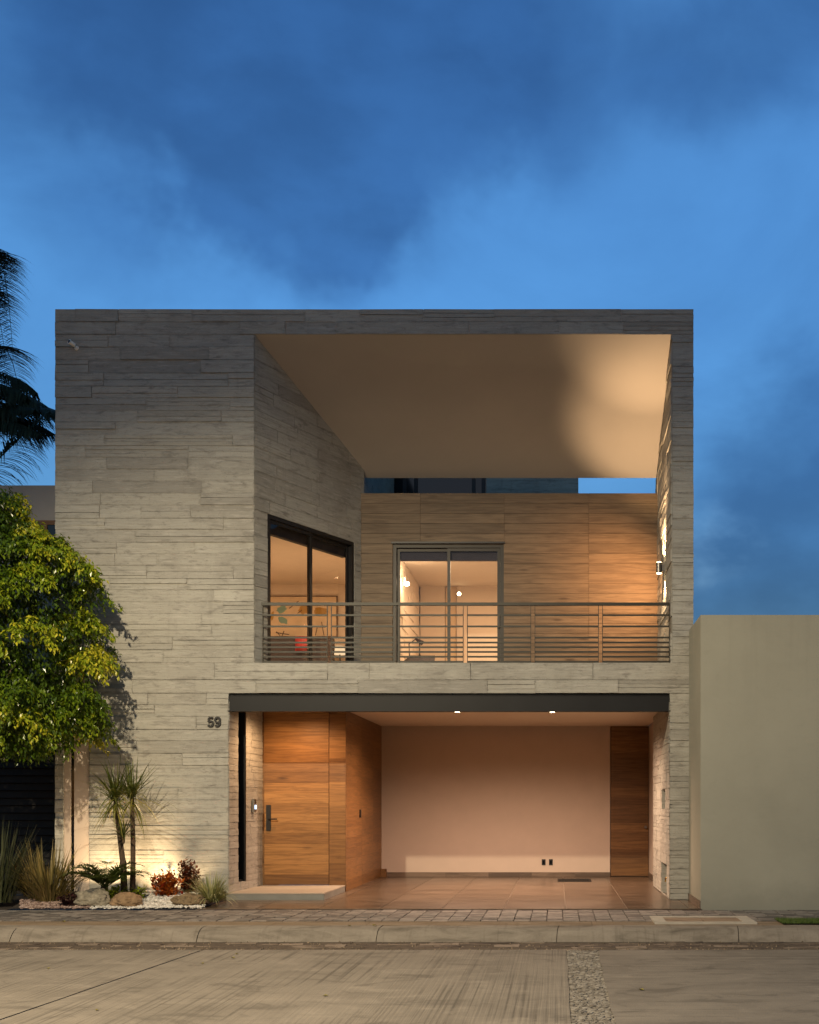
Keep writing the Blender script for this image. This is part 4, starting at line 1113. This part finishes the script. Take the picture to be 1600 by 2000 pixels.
def dracaena():
    Y = 17.15
    b1, b2 = at(243, 1742, Y), at(259, 1742, Y+.05)
    t = thing('dragon_tree', 'slim two stemmed dragon tree with spiky crowns before concrete wall', 'plant', (b1.x, Y, 0))
    q = MB(); rg = random.Random(71)
    P = [b1, at(241, 1690, Y), at(236, 1650, Y-.02), at(231, 1610, Y-.03), at(227, 1580, Y-.03), at(226, 1562, Y-.03)]
    q.tube([(p.x, p.y, max(p.z, 0)) for p in P], [.05, .042, .036, .032, .030, .026], 10); q.build('stem', M['stem'], t, smooth=True)
    q = MB(); P2 = [b2, at(260, 1690, Y+.05), at(260, 1640, Y+.05), at(259, 1600, Y+.05), at(258, 1558, Y+.05)]
    q.tube([(p.x, p.y, max(p.z, 0)) for p in P2], [.042, .036, .034, .032, .028], 10); q.build('stem', M['stem'], t, smooth=True)
    q = MB(); q.tube([P[2], at(241, 1645, Y-.1), at(242, 1632, Y-.12)], [.03, .025, .02], 8); q.build('side_stem', M['stem'], t, smooth=True)
    for (c, n, L, s) in ((P[-1], 125, .62, 1), (P2[-1], 105, .58, 2)):
        q = MB(); rg = random.Random(80+s)
        rosette(q, c, n//2, L*1.1, .021, .5, (22, 86), rg, (0, .6), .05)
        rosette(q, c, n//2, L*1.45, .020, .85, (-15, 40), rg, (.3, 1), .05)
        rosette(q, c-Vector((0, 0, .06)), n//5, L*1.0, .021, 1.3, (-50, 0), rg, (.6, 1), .03)
        q.build('leaf_crown', M['yucca_leaf'], t)
    q = MB(); rg = random.Random(90); rosette(q, at(242, 1634, Y-.12), 34, .38, .024, .9, (0, 85), rg, (0, .7), .02); q.build('leaf_crown', M['yucca_leaf'], t)
dracaena()

def feather(q, pts, n, L, wd, rg, tone=(0, 1), hang=.5, start=.12, vee=.6, qr=None, rr=.012, lean=.55, side=None):
    """feather leaf along a bezier of three points"""
    p0, p1, p2 = [Vector(p) for p in pts]
    B = lambda t: p0*(1-t)**2+p1*2*t*(1-t)+p2*t*t
    if qr is not None: qr.tube([B(k/8) for k in range(9)], [rr*(1-k/9.5) for k in range(9)], 5)
    for i in range(n):
        t = start+(1-start)*(i+rg.uniform(-.3, .3))/n; t = min(.995, max(0, t))
        p = B(t); d = (B(min(1, t+.01))-B(max(0, t-.01))).normalized()
        s = d.cross(Z_)
        if s.length < .05: s = X_.copy()
        if side is not None: s = Vector(side)
        s.normalize(); up = s.cross(d)
        ll = L*(math.sin(math.pi*min(1, .18+.82*t*1.02))**.6)*rg.uniform(.8, 1.1)
        for sg in (-1, 1):
            dd = (s*sg+d*lean+up*vee*rg.uniform(.3, 1)).normalized()
            blade(q, p, dd, ll, wd, hang*rg.uniform(.6, 1.4), rg.uniform(*tone), 5, rg=rg)

def cycad():
    Y = 16.98
    c = at(205, 1735, Y)
    t = thing('pygmy_palm', 'low feathery palm rising behind the grey boulder', 'plant', (c.x, Y, 0))
    rg = random.Random(101); q = MB(); qr = MB(); q2 = MB()
    q2.tube([(c.x, Y, 0), (c.x, Y, c.z+.02)], [.06, .045], 10); q2.build('trunk', M['stem'], t)
    for i in range(22):
        az = 2*math.pi*i/22+rg.uniform(-.2, .2); el = rg.uniform(.5, 1.25); l = rg.uniform(.48, .72)
        d = Vector((math.cos(az)*math.cos(el), math.sin(az)*math.cos(el)*.7, math.sin(el)))
        p0 = Vector((c.x, Y, c.z)); p1 = p0+d*l*.75; p2 = p0+Vector((d.x, d.y, 0)).normalized()*l*(.7+.3*math.cos(el))+Z_*(l*.55*math.sin(el)-.06)
        feather(q, (p0, p1, p2), 34, .19, .019, rg, hang=.5, qr=qr, rr=.006)
    q.build('leaf', M['cycad_leaf'], t); qr.build('leaf_stalk', M['cycad_leaf'], t)
cycad()

def grass_clump(name, px, py, Y, n, L, wd, droop, elev, m, label, seed, spread, tones=(0, 1), flat=1.0):
    c = at(px, py, Y); rg = random.Random(seed); q = MB()
    for i in range(n):
        az = rg.uniform(0, 2*math.pi); el = R(rg.uniform(*elev))
        d = Vector((math.cos(az)*math.cos(el), math.sin(az)*math.cos(el)*flat, math.sin(el)))
        r_ = spread*math.sqrt(rg.random())
        b = (c.x+math.cos(az)*r_+rg.uniform(-.02, .02), Y+math.sin(az)*r_*.6, gz(Y)-.01)
        blade(q, b, d, L*rg.uniform(.5, 1.1), wd*rg.uniform(.7, 1.2), droop*rg.uniform(.3, 1.5), rg.uniform(*tones), rg=rg)
    tag(q.build(name, m, None, loc=(c.x, Y, 0)), label, 'plant')
grass_clump('ornamental_grass', 95, 1760, 16.95, 290, .86, .022, .75, (42, 86), M['grass_tan'], 'tan arching grass clump left of the feathery palm', 111, .24)
grass_clump('ornamental_grass', -8, 1770, 16.9, 220, 1.15, .017, .5, (58, 88), M['grass_dark'], 'tall dark upright grass at the left edge', 112, .26)
grass_clump('ornamental_grass', 412, 1765, 16.95, 420, .46, .013, 1.3, (25, 85), M['variegated'], 'pale striped grass tuft at the corner of the step', 113, .12)

def leafy(name, px, py, Y, h, rx, ry, n, ls, m, label, seed, stems=7, mats=None, droop=.3, wd=.45):
    c = at(px, py, Y); rg = random.Random(seed)
    t = thing(name, label, 'plant', (c.x, Y, 0))
    q = MB(); q2 = MB()
    for s in range(stems):
        a = 2*math.pi*s/stems+rg.uniform(-.4, .4); rr_ = rg.uniform(.35, 1)
        tip = Vector((c.x+math.cos(a)*rx*rr_, Y+math.sin(a)*ry*rr_, gz(Y)+h*rg.uniform(.6, 1.0)*(1.15-.35*rr_)))
        b = Vector((c.x+math.cos(a)*rx*.15, Y+math.sin(a)*ry*.15, gz(Y)-.02))
        q2.tube([b, (b+tip)/2+Vector((0, 0, h*.06)), tip], [.010, .008, .004], 5)
        for k in range(n//stems):
            tt = rg.uniform(.12, 1.02); p = b.lerp(tip, tt)+Vector((rg.gauss(0, ls*.55), rg.gauss(0, ls*.55), rg.gauss(0, ls*.35)))
            if p.z < gz(Y): p.z = gz(Y)+.01
            if p.y > 17.93: continue
            az = rg.uniform(0, 6.28); el = rg.uniform(-.2, 1.0)
            d = Vector((math.cos(az)*math.cos(el), math.sin(az)*math.cos(el), math.sin(el)))
            blade(q, p, d, ls*rg.uniform(.6, 1.2), ls*wd*rg.uniform(.8, 1.2), droop, rg.random(), 3, rg=rg)
    q2.build('stem', M['stem'], t); q.build('foliage', m, t)
    return t
leafy('red_shrub', 327, 1745, 17.2, .34, .21, .16, 1100, .075, M['red_leaf'], 'orange red leafy shrub beside the garden spotlight', 121, 9)
leafy('red_shrub', 368, 1738, 17.50, .52, .17, .15, 1300, .07, M['maroon_leaf'], 'taller dark maroon shrub against wall right of the orange red one', 122, 9)
leafy('cordyline', 335, 1735, 17.45, .44, .12, .08, 70, .20, M['crimson_leaf'], 'crimson strap leaved plant lit between the two red shrubs', 123, 4, wd=.2, droop=.5)
leafy('ground_cover_plant', 226, 1745, 16.95, .20, .18, .12, 420, .05, M['lime_leaf'], 'lime green low plant left of the slim stems', 124, 8, wd=.6)
leafy('ground_cover_plant', 268, 1750, 16.98, .19, .17, .12, 420, .05, M['lime_leaf'], 'lime green low plant right of the slim stems', 125, 8, wd=.6)
leafy('ground_cover_plant', 136, 1762, 16.62, .17, .20, .13, 460, .05, M['purple_leaf'], 'dark purple low plant left of the grey boulder', 126, 10, wd=.6)
leafy('dark_shrub', 55, 1745, 17.3, .52, .34, .25, 620, .06, M['shrub_leaf'], 'dark green shrub behind the tan grass clump', 127, 12, wd=.5)
leafy('dark_shrub', -40, 1745, 17.4, .5, .5, .25, 700, .06, M['shrub_leaf'], 'dark green shrub at the left edge behind tall grass', 128, 12, wd=.5)

def spotlight(px, py, Y, label, w_, aim, size=135, blend=.35, name='garden_spotlight'):
    p = at(px, py, Y)
    t = thing(name, label, 'spotlight', (p.x, Y, 0), 'garden spotlights aimed at the wall')
    d = (Vector(aim)-p).normalized()
    q = MB(); q.tube([(p.x, Y, 0), (p.x, Y, p.z-.03)], .010, 8); q.build('stake', M['black'], t)
    q = MB(); q.lathe(p-d*.09, [(.03, 0), (.042, .02), (.042, .10)], 16, d); q.build('lamp_head', M['black'], t)
    q = MB(); q.lathe(p+d*.0105, [(.038, 0), (.038, .004)], 16, d); q.build('lens', M['spot_disc'], t)
    lamp('garden_spot', 'SPOT', p+d*.03, w_, (1, .70, .38), t, d=d, size=.02, spot=size, blend=blend)
spotlight(306, 1727, 17.52, 'garden spotlight in front of the orange red shrub', GARDEN_W, (at(326, 0, 18).x, 18.0, .75))
spotlight(203, 1730, 17.60, 'garden spotlight hidden behind the feathery palm', GARDEN_W*.9, (at(207, 0, 18).x, 18.0, .95))

# ---- ficus tree in front of the left corner
def tree():
    c = at(15, 1215, 16.75)
    t = thing('ficus_tree', 'dense round ficus tree with drooping yellow green leaves at left', 'tree', (c.x-.8, c.y, 0))
    rg = random.Random(202)
    q = MB(); base = Vector((c.x-.8, c.y, 0))
    q.tube([base, base+Vector((.03, 0, .9)), base+Vector((-.02, .02, 1.7)), base+Vector((.05, 0, 2.4))], [.13, .10, .09, .08], 10)
    tips = []
    for k in range(26):
        a = rg.uniform(0, 6.28); el = rg.uniform(.55, 1.4); l = rg.uniform(.8, 1.6)
        s = base+Vector((.03, 0, rg.uniform(1.7, 2.6)))
        e = s+Vector((math.cos(a)*math.cos(el)*l, math.sin(a)*math.cos(el)*l*.7, math.sin(el)*l*1.3))
        q.tube([s, s.lerp(e, .5)+Vector((0, 0, .12)), e], [.04, .025, .01], 6)
    q.build('trunk', M['bark'], t, smooth=True)
    q = MB()
    # outline half-width of the crown by height (photo pixels), right side
    prof = [(925, 12), (960, 30), (1000, 58), (1040, 104), (1075, 150), (1110, 184), (1150, 196), (1200, 210), (1260, 218), (1330, 226), (1390, 226), (1430, 188), (1462, 120)]
    def half(py):
        for (a, x0), (b, x1) in zip(prof, prof[1:]):
            if a <= py <= b: return x0+(x1-x0)*(py-a)/(b-a)
        return 10
    axx = at(-25, 0, c.y).x
    def spray(p, out, nl, tl, tone0, spread):
        d = out.copy(); steps = 7; tw = [p-out*tl*.5]
        for k in range(steps):
            d = (d+Vector((rg.uniform(-.12, .12), rg.uniform(-.12, .12), -.20))).normalized(); tw.append(tw[-1]+d*tl/steps*1.3)
        for k in range(nl):
            f = (k+rg.random())/nl*steps; i = min(int(f), steps-1)
            b = tw[i].lerp(tw[i+1], f-i)+Vector((rg.gauss(0, spread), rg.gauss(0, spread), rg.gauss(0, spread*.8)))
            az = rg.uniform(0, 6.28)
            dd = (Vector((math.cos(az)*.8, math.sin(az)*.8, rg.uniform(-1.5, -.1)))+out*.55).normalized()
            L_ = rg.uniform(.045, .085); W_ = L_*rg.uniform(.42, .58)
            s = dd.cross(Vector((rg.uniform(-.6, .6), rg.uniform(-.6, .6), 1))).normalized(); nn = s.cross(dd)
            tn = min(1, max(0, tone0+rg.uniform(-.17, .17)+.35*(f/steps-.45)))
            m1 = b+dd*L_*.45-nn*L_*.10; tip = b+dd*L_-nn*L_*.22
            l1, r1 = m1-s*W_*.5+nn*L_*.08, m1+s*W_*.5+nn*L_*.08
            if max(l1.y, r1.y, tip.y) > 17.94: continue
            q.face([tuple(b), tuple(r1), tuple(tip), tuple(m1)], tn); q.face([tuple(b), tuple(m1), tuple(tip), tuple(l1)], tn)
    bo = []
    tries = 0
    while len(bo) < 92 and tries < 6000:                    # boughs spread over the crown, each a drooping tuft
        tries += 1
        py = rg.uniform(940, 1440); ang = rg.uniform(0, 2*math.pi)
        hw = (half(py)+25)/F*c.y-.20
        rad = rg.uniform(.72, 1.0)
        p = Vector((axx+hw*rad*math.cos(ang), c.y+hw*.66*rad*math.sin(ang), EYE+(HY-py)/F*c.y))
        if p.x < -9.3 or p.y > 17.7: continue
        if any(((p-b[0])*Vector((1, 1, 1.25)) if False else (p-b[0])).length < .33 for b in bo): continue
        bo.append((p, ang))
    for p, ang in bo:
        out = Vector((math.cos(ang), math.sin(ang)*.8, .12)).normalized(); br = rg.uniform(.20, .31); tone0 = rg.uniform(.25, .80)
        for k in range(17):
            a = rg.uniform(0, 6.28); e = rg.uniform(-.35, 1.35)
            dv = Vector((math.cos(a)*math.cos(e), math.sin(a)*math.cos(e), math.sin(e)*.62))
            dv = (dv+out*.55); dv.z -= .55*max(0, dv.dot(out)-.4)
            pp = p+dv*br*rg.uniform(.65, 1.0)
            if (pp.x-axx) > (half(HY-(pp.z-EYE)*F/c.y)+25+6)/F*c.y: continue
            spray(pp, (dv.normalized()+out*.4).normalized(), rg.randint(26, 40), rg.uniform(.14, .26), tone0+rg.uniform(-.1, .15), .032)
    for k in range(1100):                                      # sparser inner foliage, darkest tone imitating shade inside the crown
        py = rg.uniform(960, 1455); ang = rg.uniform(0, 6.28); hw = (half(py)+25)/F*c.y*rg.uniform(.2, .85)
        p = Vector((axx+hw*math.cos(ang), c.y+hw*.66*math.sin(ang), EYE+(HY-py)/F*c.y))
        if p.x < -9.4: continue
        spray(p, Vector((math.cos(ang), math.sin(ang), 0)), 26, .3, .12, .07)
    for k in range(170):                                      # loose hanging twigs along the skirt
        py = rg.uniform(1380, 1455); ang = rg.uniform(0, 6.28); hw = (half(py)+25)/F*c.y*rg.uniform(.3, .97)
        p = Vector((axx+hw*math.cos(ang), c.y+hw*.66*math.sin(ang), EYE+(HY-py)/F*c.y))
        if p.x < -9.4 or p.y > 17.7: continue
        spray(p, Vector((math.cos(ang)*.6, math.sin(ang)*.6, -.5)).normalized(), 24, .22, .45, .035)
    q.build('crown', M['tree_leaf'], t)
tree()

def palm():
    Yp = 23.0
    c = at(-70, 770, Yp)
    t = thing('queen_palm', 'tall dark palm with hanging fronds behind the left corner', 'tree', (c.x, Yp, 0))
    q = MB(); q.tube([(c.x-.1, Yp, 0), (c.x-.05, Yp, 4), (c.x, Yp, 7), (c.x, Yp, c.z)], [.2, .17, .15, .12], 12); q.build('trunk', M['bark'], t, smooth=True)
    rg = random.Random(303)
    P = lambda px, py, dy=0: at(px, py, Yp+dy)
    V = ((-75, 770), (0, 260), (26, 700)), ((-75, 770), (-45, 265), (2, 640)), ((-75, 770), (-20, 300), (14, 620)), ((-70, 780), (15, 560), (42, 800)), ((-80, 770), (-90, 380), (-110, 640)), ((-75, 775), (-30, 400), (12, 700))
    Hh = (((-60, 800), (20, 735), (100, 800)), ((-60, 820), (20, 790), (110, 850)), ((-60, 840), (10, 800), (80, 850)), ((-70, 965), (0, 890), (100, 800)), ((-60, 790), (0, 690), (75, 770)), ((-60, 800), (60, 770), (125, 810)), ((-60, 810), (10, 720), (55, 780)),
          ((-60, 830), (20, 780), (70, 800)), ((-60, 810), (0, 770), (40, 830)), ((-80, 760), (-140, 480), (-230, 620)), ((-80, 770), (-160, 640), (-240, 820)), ((-80, 780), (-140, 780), (-190, 930)))
    for kind, lst in (('v', V), ('h', Hh)):
        for f in lst:
            q = MB(); dy = rg.uniform(-.7, .7)
            pts = (P(*f[0]), P(*f[1], dy*.6), P(*f[2], dy))
            if kind == 'v': feather(q, pts, 90, .84, .036, rg, hang=1.3, start=.12, vee=.1, qr=q, rr=.022, lean=.25, side=(1, .25, 0))
            else: feather(q, pts, 75, .85, .036, rg, hang=1.6, start=.12, vee=.35, qr=q, rr=.022, lean=.75, side=(.25, 1, 0))
            q.build('frond', M['palm_leaf'], t)
palm()

# ---- fallen leaves on the street
rg = random.Random(404)
lf = None
def litter_mesh():
    q = MB(); 
    q.face([(0, 0, .003), (.018, .022, .012), (.0, .055, .004), (-.001, .025, .002)], .7); q.face([(0, 0, .003), (-.001, .025, .002), (0, .055, .004), (-.02, .025, .014)], .5)
    return q
for i, (px, py) in enumerate(((95, 1893), (188, 1975), (393, 1882), (466, 1864), (705, 1823), (702, 1831), (128, 1801), (630, 1946), (1258, 1935), (458, 1872), (640, 1836))):
    kerbz = py < 1840
    zz = KT if kerbz else ST
    Yl = F*(EYE-zz)/(py-HY); 
    x = (px-CX)/F*Yl
    if kerbz and Yl < 14.25: Yl = 14.28
    if lf is None:
        o = litter_mesh().build('fallen_leaf', M['litter']); lf = o
    else:
        o = lf.copy(); col.objects.link(o)
    o.location = (x, Yl, zz+.003); o.rotation_euler = (0, 0, rg.uniform(0, 6.28)); s = rg.uniform(.8, 1.5); o.scale = (s, s, s)
    tag(o, 'small fallen yellow green leaf lying on the kerb' if kerbz else 'small fallen yellow green leaf lying on the street slab', 'leaf', 'leaves fallen on kerb' if kerbz else 'leaves fallen on the street slabs')

# ---- street lamp out of the picture, on the near pavement (its light is what lights the front)
def street_lamp():
    x, y, z = -5.0, 7.0, 7.5
    t = thing('street_lamp', 'street lamp on the near pavement opposite the house', 'street lamp', (x, 1.5, ST+.13))
    q = MB(); q.tube([(x, 1.5, ST+.13), (x, 1.5, 6.5), (x, 1.9, 7.3), (x, 3.0, 7.6), (x, y-.3, 7.68)], [.09, .06, .055, .05, .045], 10); q.build('pole', M['steel'], t)
    q = MB(); q.box(x-.14, x+.14, y-.32, y+.32, 7.62, 7.72); q.build('lamp_head', M['steel'], t)
    q = MB(); q.box(x-.11, x+.11, y-.25, y+.25, 7.60, 7.619); q.build('lens', M['lamp_soft'], t)
    lamp('street_light', 'SPOT', (x, y, z), STREET_W, STREET_COL, t, d=(.12, .5, -.866), size=.10, spot=126, blend=.50)
street_lamp()
